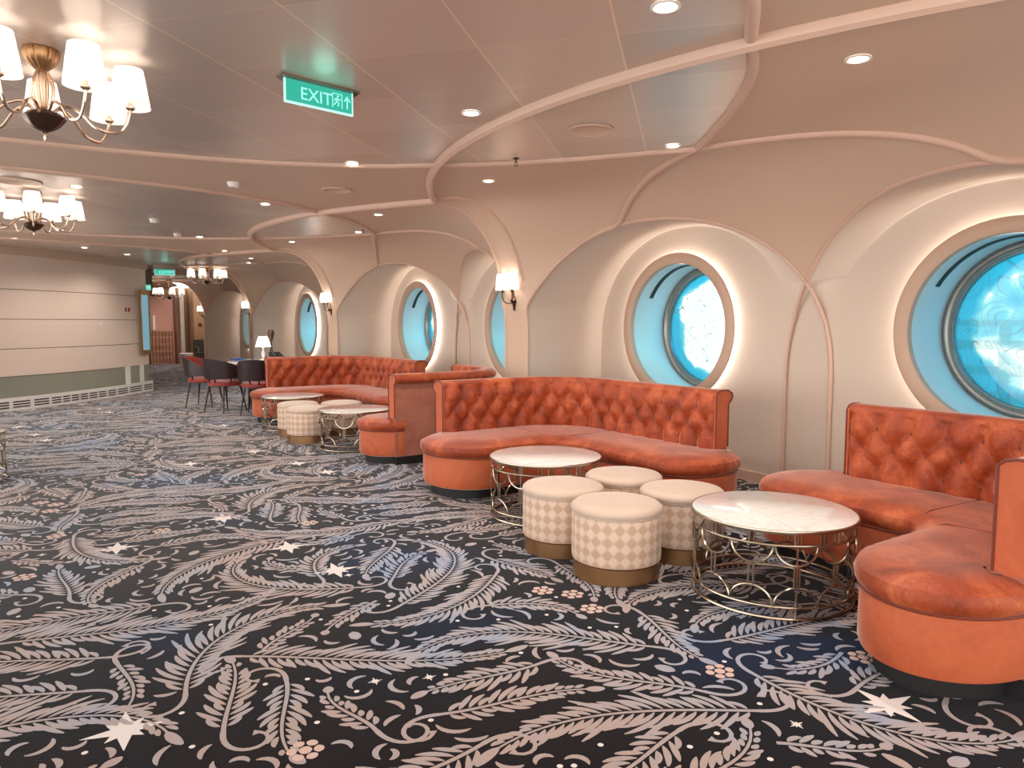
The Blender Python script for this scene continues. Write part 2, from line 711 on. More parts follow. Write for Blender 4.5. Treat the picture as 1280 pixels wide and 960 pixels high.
def carpet_tile(TW, TH, seed):
    """strokes (polyline, half width list, material) packed on a torus of TW x TH metres"""
    r = random.Random(seed)
    G = 0.01
    nx, ny = int(TW / G), int(TH / G)
    occ = np.zeros((nx, ny), bool)
    strokes = []

    def cells(st):
        cs = set()
        for pts, ws, m_ in st:
            for (x, y), w in zip(pts, ws):
                k = int(max(w, 0.004) / G) + 1
                for i in range(-k, k + 1):
                    for j in range(-k, k + 1):
                        if i * i + j * j <= k * k:
                            cs.add((int(x / G + i) % nx, int(y / G + j) % ny))
        return cs

    def place(st, tol):
        cs = cells(st)
        if not cs: return False
        hit = sum(1 for c in cs if occ[c])
        if hit > tol * len(cs): return False
        for c in cs: occ[c] = True
        strokes.extend(st)
        return True

    def lobe(x, y, a, L, w, bend, n=7):
        pts, ws = [], []
        for i in range(n):
            t = i / (n - 1)
            pts.append((x, y))
            ws.append(w * (0.18 + 0.82 * sin(pi * min(1, t ** 0.9 * 0.95)) ** 0.8) if i < n - 1 else w * 0.25)
            x += cos(a) * L / (n - 1); y += sin(a) * L / (n - 1)
            a += bend / (n - 1)
        return (pts, ws, 1)

    def plume(x, y, a, L, W, k0, k1, curl=0.0):
        st = []
        n = max(8, int(L / 0.036))
        sx, sy, sa = x, y, a
        spine, ang = [], []
        for i in range(n + 1):
            t = i / n
            spine.append((sx, sy)); ang.append(sa)
            kk = k0 + (k1 - k0) * t
            sx += cos(sa) * L / n; sy += sin(sa) * L / n
            sa += kk * L / n
        st.append((spine, [0.0085 * (1 - 0.5 * i / n) for i in range(n + 1)], 1))
        step = 1
        for i in range(1, n, step):
            t = i / n
            env = (0.35 + 0.65 * sin(pi * min(1, t * 1.05) ** 0.8)) * (1 - 0.25 * t)
            clump = 0.5 + 0.5 * abs(sin(t * pi * (2.2 + L * 2.6)))
            for sd in (-1, 1):
                ll = W * env * clump * (1.0 if sd > 0 else 0.82)
                if ll < 0.03: continue
                aa = ang[i] + sd * (1.02 - 0.45 * t)
                px, py = spine[i]
                px += cos(ang[i] + sd * pi / 2) * 0.012; py += sin(ang[i] + sd * pi / 2) * 0.012
                st.append(lobe(px, py, aa, ll, 0.0120 * (0.8 + 0.2 * env), -sd * (0.55 + 0.35 * sin(i * 2.1))))
        # tip lobe and curled tail
        st.append(lobe(spine[-1][0], spine[-1][1], ang[-1], W * 0.5, 0.02, 0.3))
        if curl:
            px, py, aa = spine[0][0], spine[0][1], ang[0] + pi
            pts, ws = [], []
            m_ = 16
            for i in range(m_):
                pts.append((px, py)); ws.append(0.010 * (1 - i / m_ * 0.35) if i < m_ - 1 else 0.016)
                px += cos(aa) * 0.022; py += sin(aa) * 0.022
                aa += curl * (0.10 + 0.035 * i)
            st.append((pts, ws, 1))
        return st

    def star(x, y, R_, k=8):
        st = []
        for i in range(k):
            a = 2 * pi * i / k + 0.2
            rr = R_ * (1 if i % 2 == 0 else 0.62)
            st.append(([(x, y), (x + cos(a) * rr * 0.4, y + sin(a) * rr * 0.4), (x + cos(a) * rr, y + sin(a) * rr)], [R_ * 0.22, R_ * 0.15, 0.001], 3))
        return st

    def disc(x, y, R_, m_, sq=1.0, a=0.0):
        pts, ws = [], []
        for i in range(7):
            t = -1 + 2 * i / 6
            pts.append((x + cos(a) * t * R_, y + sin(a) * t * R_))
            ws.append(R_ * sq * math.sqrt(max(0.02, 1 - t * t)))
        return (pts, ws, m_)

    def rose(x, y, R_):
        st = [disc(x, y, R_ * 0.34, 2)]
        for i in range(6):
            a = i * pi / 3
            st.append(disc(x + cos(a) * R_ * 0.68, y + sin(a) * R_ * 0.68, R_ * 0.31, 2, 0.85, a + pi / 2))
        return st

    def many(tries, fn, tol, limit):
        c = 0
        for _ in range(tries):
            if place(fn(r.uniform(0, TW), r.uniform(0, TH)), tol):
                c += 1
                if c >= limit: break
    many(40, lambda x, y: star(x, y, 0.13), 0.0, 4)
    many(300, lambda x, y: plume(x, y, r.gauss(0.4, 0.9) + (pi if r.random() < .5 else 0), r.uniform(0.85, 1.25), r.uniform(0.22, 0.30), r.uniform(-1.0, 1.0), r.choice((-1, 1)) * r.uniform(1.0, 3.6), r.choice((-1, 1))), 0.07, 14)
    many(60, lambda x, y: rose(x, y, 0.062), 0.0, 7)
    many(700, lambda x, y: plume(x, y, r.uniform(0, 2 * pi), r.uniform(0.45, 0.7), r.uniform(0.13, 0.2), r.uniform(-2, 2), r.choice((-1, 1)) * r.uniform(2, 5), r.choice((-1, 1))), 0.09, 22)
    many(900, lambda x, y: plume(x, y, r.uniform(0, 2 * pi), r.uniform(0.26, 0.4), r.uniform(0.08, 0.12), r.uniform(-4, 4), r.choice((-1, 1)) * r.uniform(3, 8), r.choice((-1, 1)) if r.random() < .6 else 0), 0.10, 80)
    many(150, lambda x, y: [disc(x, y, 0.042, 1, 0.62, r.uniform(0, 3))], 0.0, 12)
    many(2600, lambda x, y: [lobe(x, y, r.uniform(0, 2 * pi), r.uniform(0.07, 0.15), 0.011, r.choice((-1, 1)) * r.uniform(1.2, 2.8), 8)], 0.05, 420)
    many(150, lambda x, y: star(x, y, 0.028, 8), 0.0, 10)
    many(700, lambda x, y: [disc(x, y, 0.010, 3)], 0.0, 45)
    return strokes


def floor_build():
    TW, TH = 3.1, 2.7
    st = carpet_tile(TW, TH, 5)
    V, F, MI = [], [], []
    for pts, ws, m_ in st:
        P = np.array(pts)
        T = np.gradient(P, axis=0)
        T /= np.maximum(np.linalg.norm(T, axis=1, keepdims=True), 1e-9)
        Nn = np.stack([-T[:, 1], T[:, 0]], 1)
        W = np.array(ws)[:, None]
        A, B = P + Nn * W, P - Nn * W
        b = len(V)
        for a, c in zip(A, B):
            V.append(a); V.append(c)
        for i in range(len(P) - 1):
            F.append((b + 2 * i, b + 2 * i + 1, b + 2 * i + 3, b + 2 * i + 2)); MI.append(m_)
    V = np.array(V); F = np.array(F); MI = np.array(MI)
    allv, allf, allm = [], [], []
    nb = 0
    ang = rad(-18)
    ca, sa = cos(ang), sin(ang)
    for i in range(-3, 6):
        for j in range(-4, 13):
            c0 = np.array([i * TW, j * TH])
            Q = V + c0
            Q = np.stack([Q[:, 0] * ca - Q[:, 1] * sa, Q[:, 0] * sa + Q[:, 1] * ca], 1)
            ctr = Q[F].mean(1)
            ok = (ctr[:, 0] > -1.6) & (ctr[:, 0] < XW - 0.02) & (ctr[:, 1] > -0.6) & (ctr[:, 1] < YMAX - 0.1)
            # nothing behind the left-hand wall
            ok &= ~((ctr[:, 1] > 13.2 + 0) & (ctr[:, 0] < (ctr[:, 1] - 14.0) * 0.85 + 0.1) & (ctr[:, 0] < 1.95))
            if not ok.any(): continue
            f = F[ok]
            used, inv = np.unique(f, return_inverse=True)
            z = 0.0008 + 0.0004 * (used % 97) / 97.0
            allv.append(np.column_stack([Q[used], z]))
            allf.append(inv.reshape(f.shape) + nb)
            allm.append(MI[ok])
            nb += len(used)
    AVv = np.concatenate(allv); AF = np.concatenate(allf); AMi = np.concatenate(allm)
    base = np.array([[XMIN - .3, YMIN - .3, 0], [XW + 0.1, YMIN - .3, 0], [XW + 0.1, YMAX + .3, 0], [XMIN - .3, YMAX + .3, 0]])
    AVv = np.concatenate([AVv, base]); AF = np.concatenate([AF, [[nb, nb + 1, nb + 2, nb + 3]]]); AMi = np.concatenate([AMi, [0]])
    # consistent upward winding
    p = AVv[AF]
    cr = (p[:, 1, 0] - p[:, 0, 0]) * (p[:, 2, 1] - p[:, 0, 1]) - (p[:, 1, 1] - p[:, 0, 1]) * (p[:, 2, 0] - p[:, 0, 0])
    AF[cr < 0] = AF[cr < 0][:, ::-1]
    me = bpy.data.meshes.new('floor')
    me.vertices.add(len(AVv)); me.vertices.foreach_set('co', AVv.astype(np.float32).ravel())
    me.loops.add(AF.size); me.loops.foreach_set('vertex_index', AF.astype(np.int32).ravel())
    me.polygons.add(len(AF))
    me.polygons.foreach_set('loop_start', np.arange(0, AF.size, 4, dtype=np.int32))
    for m_ in ('cp_ground', 'cp_leaf', 'cp_rose', 'cp_star'):
        me.materials.append(M[m_])
    me.polygons.foreach_set('material_index', AMi.astype(np.int32))
    me.update(calc_edges=True)
    me.validate()
    o = bpy.data.objects.new('floor', me)
    COL.objects.link(o)
    return struct(o)


floor_build()

# ------------------------------------------------------------------ ceiling
YS = []
for k in BOOTHS:
    yc = YC0 + k * PIT
    vs = sorted(set([round(-HALF + i * (2 * HALF) / 90, 5) for i in range(91)]))
    YS += [(yc, v) for v in vs[:-1]]
YS = [(YC0 - PIT, v) for v in [round(HALF * 2 * (i / 20) - HALF, 4) for i in range(4, 20)]] + YS + [(YC0 + 3 * PIT, HALF)] + [(YC0 + 4 * PIT, -HALF + 0.25 * i) for i in range(1, 16)]
mp_, ms_ = MB(), MB()
rp, rs = [], []
for yc, v in YS:
    y = yc + v
    xa = max(XMIN, ax_of_v(v))
    xc = xv_xc(v)[1]
    xa = min(xa, xc - 0.02)
    rp.append([(XMIN - .001, y, H), (xa, y, H)])
    rs.append([(xa, y, H), (xc + 0.002, y, H)])
mp_.quad_strip(rp, mi=0)
mp_.quad_strip(rs, mi=1)
ceil = struct(mp_.build('ceiling', [M['panels'], M['ceil_smooth']], smooth=False, fixn=True))

# ------------------------------------------------------------------ window wall: vault, reveals, back, mouldings
wall_right = MB()
bv, bedges = [], []
x0, x1 = YMIN, YMAX
ZT = 2.56
pts2 = [(YMIN, 0.0), (YMAX, 0.0), (YMAX, ZT), (YMIN, ZT)]
edges = [(0, 1), (1, 2), (2, 3), (3, 0)]
WINS = []
for k in BOOTHS:
    yc = YC0 + k * PIT
    WINS += [yc - HS, yc + HS]
for wy in WINS:
    b = len(pts2)
    for i in range(64):
        a = 2 * pi * i / 64
        pts2.append((wy + 0.61 * cos(a), ZW + 0.61 * sin(a)))
        edges.append((b + i, b + (i + 1) % 64))
vv, _, ff, _, _, _ = delaunay_2d_cdt([Vector(p) for p in pts2], edges, [], 0, 1e-6)
for f in ff:
    cx = sum(vv[i][0] for i in f) / 3; cz = sum(vv[i][1] for i in f) / 3
    if any((cx - wy) ** 2 + (cz - ZW) ** 2 < 0.609 ** 2 for wy in WINS):
        continue
    wall_right.poly([(XW, vv[i][0], vv[i][1]) for i in f])
wr = struct(wall_right.build('wall_right', M['paint_light'], smooth=False))


def in_poly(p, poly):
    x, y = p
    c = False
    j = len(poly) - 1
    for i in range(len(poly)):
        if (poly[i][1] > y) != (poly[j][1] > y) and x < (poly[j][0] - poly[i][0]) * (y - poly[i][1]) / (poly[j][1] - poly[i][1]) + poly[i][0]:
            c = not c
        j = i
    return c


def vault_mesh():
    right = [(v, z_to_q(z)) for v, z in AR]
    # densify the foot of the outline
    outline = [(-v, q) for v, q in right[::-1]] + right[1:]
    qm = ZB + 1.5
    nv = 46
    top = [(HALF - i * (2 * HALF) / nv, qm) for i in range(nv + 1)]
    rgt = [(HALF, i * qm / 26) for i in range(0, 26)]
    lft = [(-HALF, qm - i * qm / 26) for i in range(1, 27)]
    poly = outline + rgt + top + lft
    n0 = len(poly)
    pts = list(poly)
    for i in range(1, nv):
        for j in range(1, 26):
            p = (HALF - i * (2 * HALF) / nv, j * qm / 26)
            if in_poly(p, poly) and min((p[0] - o_[0]) ** 2 + (p[1] - o_[1]) ** 2 for o_ in outline) > 0.03 ** 2:
                pts.append(p)
    for j in range(1, 26):
        for s_ in (-1, 1):
            pts.append((s_ * (VP + 0.06), j * qm / 26))
    ed = [(i, (i + 1) % n0) for i in range(n0)]
    vv, _, ff, _, _, _ = delaunay_2d_cdt([Vector(p) for p in pts], ed, [], 0, 1e-6)
    m = MB()
    for f in ff:
        c = (sum(vv[i][0] for i in f) / 3, sum(vv[i][1] for i in f) / 3)
        if not in_poly(c, poly):
            continue
        q = []
        for i in f:
            v, qq = vv[i]
            x, z = surf_q(v, qq)
            q.append((x, v, z))
        m.poly(q)
    return m


def back_pt(i, n, arr):
    """alcove-back outline point matched to AR[i]"""
    v, z = arr[i]
    bc, ba, bz, bb = 1.33, 1.16, 1.17, 1.07
    # same direction angle from the arch centre
    if z <= 1.17 and v > 1.5:
        return (2.49, z)
    a = math.atan2((z - bz) / (AB - (bz - AZ)), (v - AV) / AA)
    c, s = cos(a), sin(a)
    m_ = 2.15
    vv_ = bc + ba * math.copysign(abs(c) ** (2 / m_), c)
    zz_ = bz + bb * abs(s) ** (2 / m_)
    return (max(vv_, 0.16), zz_)


def reveal_mesh():
    m = MB()
    for sg in (1, -1):
        front = [(surf_z(v, z), sg * v, z) for v, z in AR]
        back = []
        for i in range(len(AR)):
            v, z = back_pt(i, len(AR), AR)
            back.append((XW - 0.004, sg * v, z))
        mid1 = [tuple(f[k] + (b[k] - f[k]) * 0.33 for k in range(3)) for f, b in zip(front, back)]
        mid2 = [tuple(f[k] + (b[k] - f[k]) * 0.66 for k in range(3)) for f, b in zip(front, back)]
        m.quad_strip([front, mid1, mid2, back])
    return m


def rib_mesh_arches():
    m = MB()
    for sg in (1, -1):
        leg = [(XM - 0.0, sg * v, z) for v, z in arch_leg()]
        leg = [(p[0] if p[2] < 1.4 else surf_z(0, p[2]) - 0.0, p[1], p[2]) for p in leg]
        main = [(surf_z(v, z), sg * v, z) for v, z in AR]
        path = leg + main[1:]
        m.tube(path, 0.017, 8)
    return m


def rib_mesh_ac():
    """the two long S-shaped mouldings of a booth: from the room across the ceiling, crossing, down the cove"""
    m = MB()
    for sg in (1, -1):
        path = [(x, sg * v, H) for x, v in ACURVE if x >= XMIN]
        for k in range(1, 15):
            v = 1.5 * k / 14
            x = 3.75 + (surf_z(1.5, 2.255) - 3.75) * (k / 14) ** 1.15
            x = max(x, xv_xc(v)[1] - 0.05 + 0.05 * (k / 14))
            path.append((x, -sg * v, z_on_surf(v, x)))
        nflat = len(path)
        for k in range(1, 12):
            v = 1.5 + 0.95 * k / 11
            za = AZ + AB * max(0.0, 1 - abs((v - AV) / AA) ** AM) ** (1 / AM)
            path.append((surf_z(v, za), -sg * v, za))
        rr_ = [0.026] * (nflat - 3) + [0.026 - 0.009 * k / 13 for k in range(14)]
        m.tube(path, [q * 1.08 for q in rr_], 10, up=(0, 0, 1))
    return m


def rib_mesh_b():
    m = MB()
    path = [(b_of_v(-HALF + 2 * HALF * i / 60), -HALF + 2 * HALF * i / 60, H) for i in range(61)]
    m.tube(path, 0.032, 8, up=(0, 0, 1), ry=0.05)
    return m


def rib_mesh_pillar():
    """moulding up the cove on both edges of the pillar that meet at the ceiling"""
    m = MB()
    for sg in (1, -1):
        path = []
        for i in range(41):
            q = 1.5 + (ZB + 1.5 - 1.5) * i / 40
            v = VP
            x, z = surf_q(v, q)
            path.append((x, sg * v, z))
        xe = b_of_v(HALF)
        path += [(xe + (path[-1][0] - xe) * (1 - t), sg * (VP + (HALF - VP) * t * t), H) for t in (0.3, 0.6, 0.85, 1.0)]
        m.tube(path, 0.019, 8)
    return m


vm = vault_mesh(); rm = reveal_mesh(); ra = rib_mesh_arches(); rc = rib_mesh_ac(); rb = rib_mesh_b(); rpil = rib_mesh_pillar()
first = None
nt = 1
protos = None
for k in BOOTHS:
    yc = YC0 + k * PIT
    if protos is None:
        a = vm.build('vault', M['paint'], wr, angle=60, fixn=True)
        b = rm.build('arch_reveal', M['paint_light'], wr, angle=50)
        ribs = [ra.build('trim_1', M['rib']), rc.build('trim_2', M['rib']), rb.build('trim_3', M['rib']), rpil.build('trim_4', M['rib'])]
        for o in [a, b] + ribs:
            o.location = (0, yc, 0)
        for o in ribs: struct(o)
        protos = ([a, b], ribs)
    else:
        for s in protos[0]:
            c = s.copy(); COL.objects.link(c); c.location = (0, yc, 0); c.parent = wr
        for i, s in enumerate(protos[1]):
            c = s.copy(); c.name = 'trim_%d' % (4 * k + i + 1); COL.objects.link(c); c.location = (0, yc, 0)
# pillar that closes the row on the near side, and the far one beyond the last booth
m = MB()
m.box(XP - 0.01, XW, YC0 - HALF - 0.2, YC0 - HALF, 0, H)
m.box(XP, XW, YMIN, YC0 - HALF - 0.2, 0, H)
m.build('near_wall_panel', M['paint'], wr)
m = MB()
m.box(XP - 0.005, XW, YC0 + 3 * PIT + HALF, YC0 + 3 * PIT + HALF + 0.2, 0, H)
m.build('far_pillar_side', M['paint'], wr)

# skirting in the alcoves
m = MB()
m.box(XW - 0.022, XW, YMIN, YMAX, 0, 0.085)
struct(m.build('baseboard_right', M['rib']))

# ------------------------------------------------------------------ windows
NSEG = 72
wm = {}


def disc_rows(specs, seg=NSEG):
    """specs: list of (radius, x)"""
    return [[(x, r * cos(2 * pi * i / seg), r * sin(2 * pi * i / seg)) for i in range(seg)] for r, x in specs]


def make_window(n, y):
    w = empty('window_%d' % n, (XW, y, ZW))
    struct(w)
    if not wm:
        m = MB(); m.quad_strip(disc_rows([(0.60, 0.0), (0.60, -0.058), (0.612, -0.065), (0.69, -0.065), (0.70, -0.058), (0.70, -0.046), (0.69, -0.040), (0.612, -0.038)]), closed_u=True)
        wm['surround'] = m.build('window_surround', M['ring'], w)
        m = MB(); m.quad_strip(disc_rows([(0.635, -0.034), (0.650, -0.034), (0.650, -0.012), (0.635, -0.012)]), closed_u=True, closed_v=True)
        wm['led'] = m.build('light_strip', M['led'], w)
        m = MB(); m.quad_strip(disc_rows([(0.598, -0.01), (0.598, 0.12), (0.598, 0.27), (0.598, 0.42)]), closed_u=True)
        wm['tunnel'] = m.build('window_tunnel', M['tunnel'], w)
        m = MB(); m.quad_strip(disc_rows([(0.60, 0.40), (0.58, 0.385), (0.565, 0.385), (0.545, 0.40), (0.538, 0.42), (0.53, 0.42), (0.525, 0.46), (0.60, 0.48)]), closed_u=True)
        for i in range(16):
            a = 2 * pi * (i + .5) / 16
            m.tube([(0.383, 0.572 * cos(a), 0.572 * sin(a)), (0.378, 0.572 * cos(a), 0.572 * sin(a))], 0.006, 6)
        wm['frame'] = m.build('porthole_frame', M['porthole_metal'], w)
        m = MB()
        m.quad_strip(disc_rows([(0.001, 0.445), (0.25, 0.445), (0.53, 0.445), (0.53, 0.452), (0.25, 0.452), (0.001, 0.452)]), closed_u=True)
        wm['pane'] = m.build('window_pane', M['pane'], w)
        m = MB()
        rows = []
        for rr, xx in ((0.597, 0.12), (0.590, 0.12), (0.590, 0.165), (0.597, 0.165)):
            rows.append([(xx, rr * cos(a), rr * sin(a)) for a in [rad(92) - rad(62) * i / 20 for i in range(21)]])
        m.quad_strip(rows, closed_v=True)
        wm['slot'] = m.build('air_slot', M['slot'], w)
        for o in wm.values():
            pass
    else:
        for s in wm.values():
            c = s.copy(); COL.objects.link(c); c.parent = w
    return w


for i, y in enumerate(WINS):
    make_window(i + 1, y)

# added cyan area lamps outside the portholes, colouring the window tunnels
for i, y in enumerate(WINS[:7]):
    src = Vector((XW + 1.25, y - 0.75, 2.15)); dst = Vector((XW + 0.2, y + 0.35, 0.95))
    lo = light('cyan_tunnel_fill', 'AREA', src, P_TUNNEL_FILL * (1.0 if i < 4 else 1.2), color=(0.0, 0.68, 0.92), size=0.9)
    lo.rotation_euler = (dst - src).to_track_quat('-Z', 'Y').to_euler()

# ship's rail outside the nearest windows
m = MB()
for z in (0.62, 0.86, 1.1):
    m.box(7.4, 7.46, -1.0, 5.6, z, z + 0.09)
m.box(7.36, 7.5, -1.0, 5.6, 1.32, 1.38)
for y in (-0.6, 0.6, 1.8, 3.0, 4.2, 5.4):
    m.box(7.38, 7.48, y, y + 0.06, 0.3, 1.33)
m.box(5.9, 7.7, -1.0, 5.6, 0.22, 0.30)
tag(m.build('deck_railing', M['white'], smooth=False), 'white horizontal rails of the open deck seen through the nearest round window', 'railing')

# ------------------------------------------------------------------ left-hand wall, back, end
LW = [(-3.3, 12.9), (-1.8, 12.95), (-0.9, 13.15), (-0.53, 13.37), (0.1, 13.88), (0.45, 14.22), (0.81, 14.6), (1.23, 15.1), (1.85, 16.02)]
LWS = smooth_poly(LW, 5)


def wall_band(pts, z0, z1, off=0.0, th=0.03):
    """a curved upright band along pts; off > 0 stands out towards the room"""
    out = []
    for i, p in enumerate(pts):
        a = pts[max(0, i - 1)]; b = pts[min(len(pts) - 1, i + 1)]
        dx, dy = b[0] - a[0], b[1] - a[1]
        l_ = math.hypot(dx, dy)
        nx, ny = dy / l_, -dx / l_
        out.append((p[0] + nx * off, p[1] + ny * off, p[0] + nx * (off - th), p[1] + ny * (off - th)))
    m = MB()
    rows = [[(q[0], q[1], z0) for q in out], [(q[0], q[1], z1) for q in out], [(q[2], q[3], z1) for q in out], [(q[2], q[3], z0) for q in out]]
    m.quad_strip(rows, closed_v=True)
    m.poly([r[0] for r in rows]); m.poly([r[-1] for r in rows][::-1])
    return m


m = wall_band(LWS, 0.0, H, off=-0.02, th=0.1)
wl = struct(m.build('wall_left', M['groove'], angle=30))
for z0, z1 in ((0.53, 0.945), (0.955, 1.405), (1.415, 1.865), (1.875, 2.40)):
    wall_band(LWS, z0, z1, 0.0, 0.03).build('wall_panel', M['leftwall'], wl, angle=30)
wall_band(LWS, 2.40, H, 0.05, 0.08).build('cornice', M['ceil_smooth'], wl, angle=30)
wall_band(LWS, 0.20, 0.53, -0.01, 0.02).build('glass_band', M['mirror'], wl, angle=30)
for s0 in (0.8, 2.3, 4.6, 4.85):
    pass
# white stiles at the far end of the glass band
stl = MB()
for i in (36, 38):
    a, b = LWS[i], LWS[i + 1]
    f = 0.28
    stl.v += []
    seg_ = [(a[0] + (b[0] - a[0]) * t, a[1] + (b[1] - a[1]) * t) for t in (0.1, 0.1 + f * 2)]
    mm = wall_band(seg_, 0.2, 0.53, 0.012, 0.03)
    base_ = len(stl.v)
    stl.v += mm.v; stl.f += [tuple(base_ + q for q in f_) for f_ in mm.f]; stl.mi += mm.mi
stl.build('stile', M['white'], wl)
# heater grille skirting
bb = wall_band(LWS, 0.0, 0.20, 0.06, 0.05)
bo = struct(bb.build('baseboard_left', M['white'], angle=30))
sl = MB()
tot = len(LWS) - 1
for i in range(8, tot, 2):
    a, b = LWS[i], LWS[i + 1 if i + 1 <= tot else i]
    c = LWS[min(i + 2, tot)]
    for z in (0.045, 0.085, 0.125):
        seg_ = [(a[0] + (c[0] - a[0]) * t, a[1] + (c[1] - a[1]) * t) for t in (0.08, 0.88)]
        seg_[0] = (a[0] + (b[0] - a[0]) * 0.16, a[1] + (b[1] - a[1]) * 0.16)
        mm = wall_band([seg_[0], b, (b[0] + (c[0] - b[0]) * .76, b[1] + (c[1] - b[1]) * .76)], z, z + 0.018, 0.064, 0.006)
        base_ = len(sl.v)
        sl.v += mm.v; sl.f += [tuple(base_ + q for q in f_) for f_ in mm.f]; sl.mi += mm.mi
sl.build('grille_slots', M['black'], bo)

# return wall behind the corner, end wall, unseen side and back walls
m = MB()
m.box(1.70, 1.80, 16.1, YMAX, 0, H)
wb = struct(m.build('wall_hall', M['paint'], smooth=False))
m = MB()
m.box(1.7, XW, YMAX - 0.05, YMAX + 0.05, 0, H)
m.box(4.25, XW, YMAX - 1.2, YMAX - 0.05, 0, H)
we = struct(m.build('wall_end', M['brownwall'], smooth=False))

# ------------------------------------------------------------------ sofas
def off_path(path, d):
    """offset an open 2D path to its right-hand side by d"""
    out = []
    for i, p in enumerate(path):
        a = path[max(0, i - 1)]; b = path[min(len(path) - 1, i + 1)]
        dx, dy = b[0] - a[0], b[1] - a[1]
        l_ = math.hypot(dx, dy) or 1e-9
        out.append((p[0] + dy / l_ * d, p[1] - dx / l_ * d))
    return out


def resample(path, step, closed=False):
    P = list(path) + ([path[0]] if closed else [])
    d = [0]
    for a, b in zip(P, P[1:]):
        d.append(d[-1] + math.hypot(b[0] - a[0], b[1] - a[1]))
    n = max(3, int(round(d[-1] / step)))
    out = []
    j = 0
    for k in range(n + (0 if closed else 1)):
        s = d[-1] * k / n
        while j < len(d) - 2 and d[j + 1] < s: j += 1
        f = (s - d[j]) / max(d[j + 1] - d[j], 1e-9)
        out.append((P[j][0] + (P[j + 1][0] - P[j][0]) * f, P[j][1] + (P[j + 1][1] - P[j][1]) * f))
    return out, d[-1]


def offset_closed(poly, d):
    n = len(poly)
    out = []
    for i in range(n):
        a, b = poly[i - 1], poly[(i + 1) % n]
        dx, dy = b[0] - a[0], b[1] - a[1]
        l_ = math.hypot(dx, dy) or 1e-9
        out.append((poly[i][0] + dy / l_ * d, poly[i][1] - dx / l_ * d))
    return out


def area2(poly):
    return sum(poly[i - 1][0] * poly[i][1] - poly[i][0] * poly[i - 1][1] for i in range(len(poly)))


ZTOP, ZSEAM, ZSEAT, ZB0 = 0.865, 0.325, 0.425, 0.075


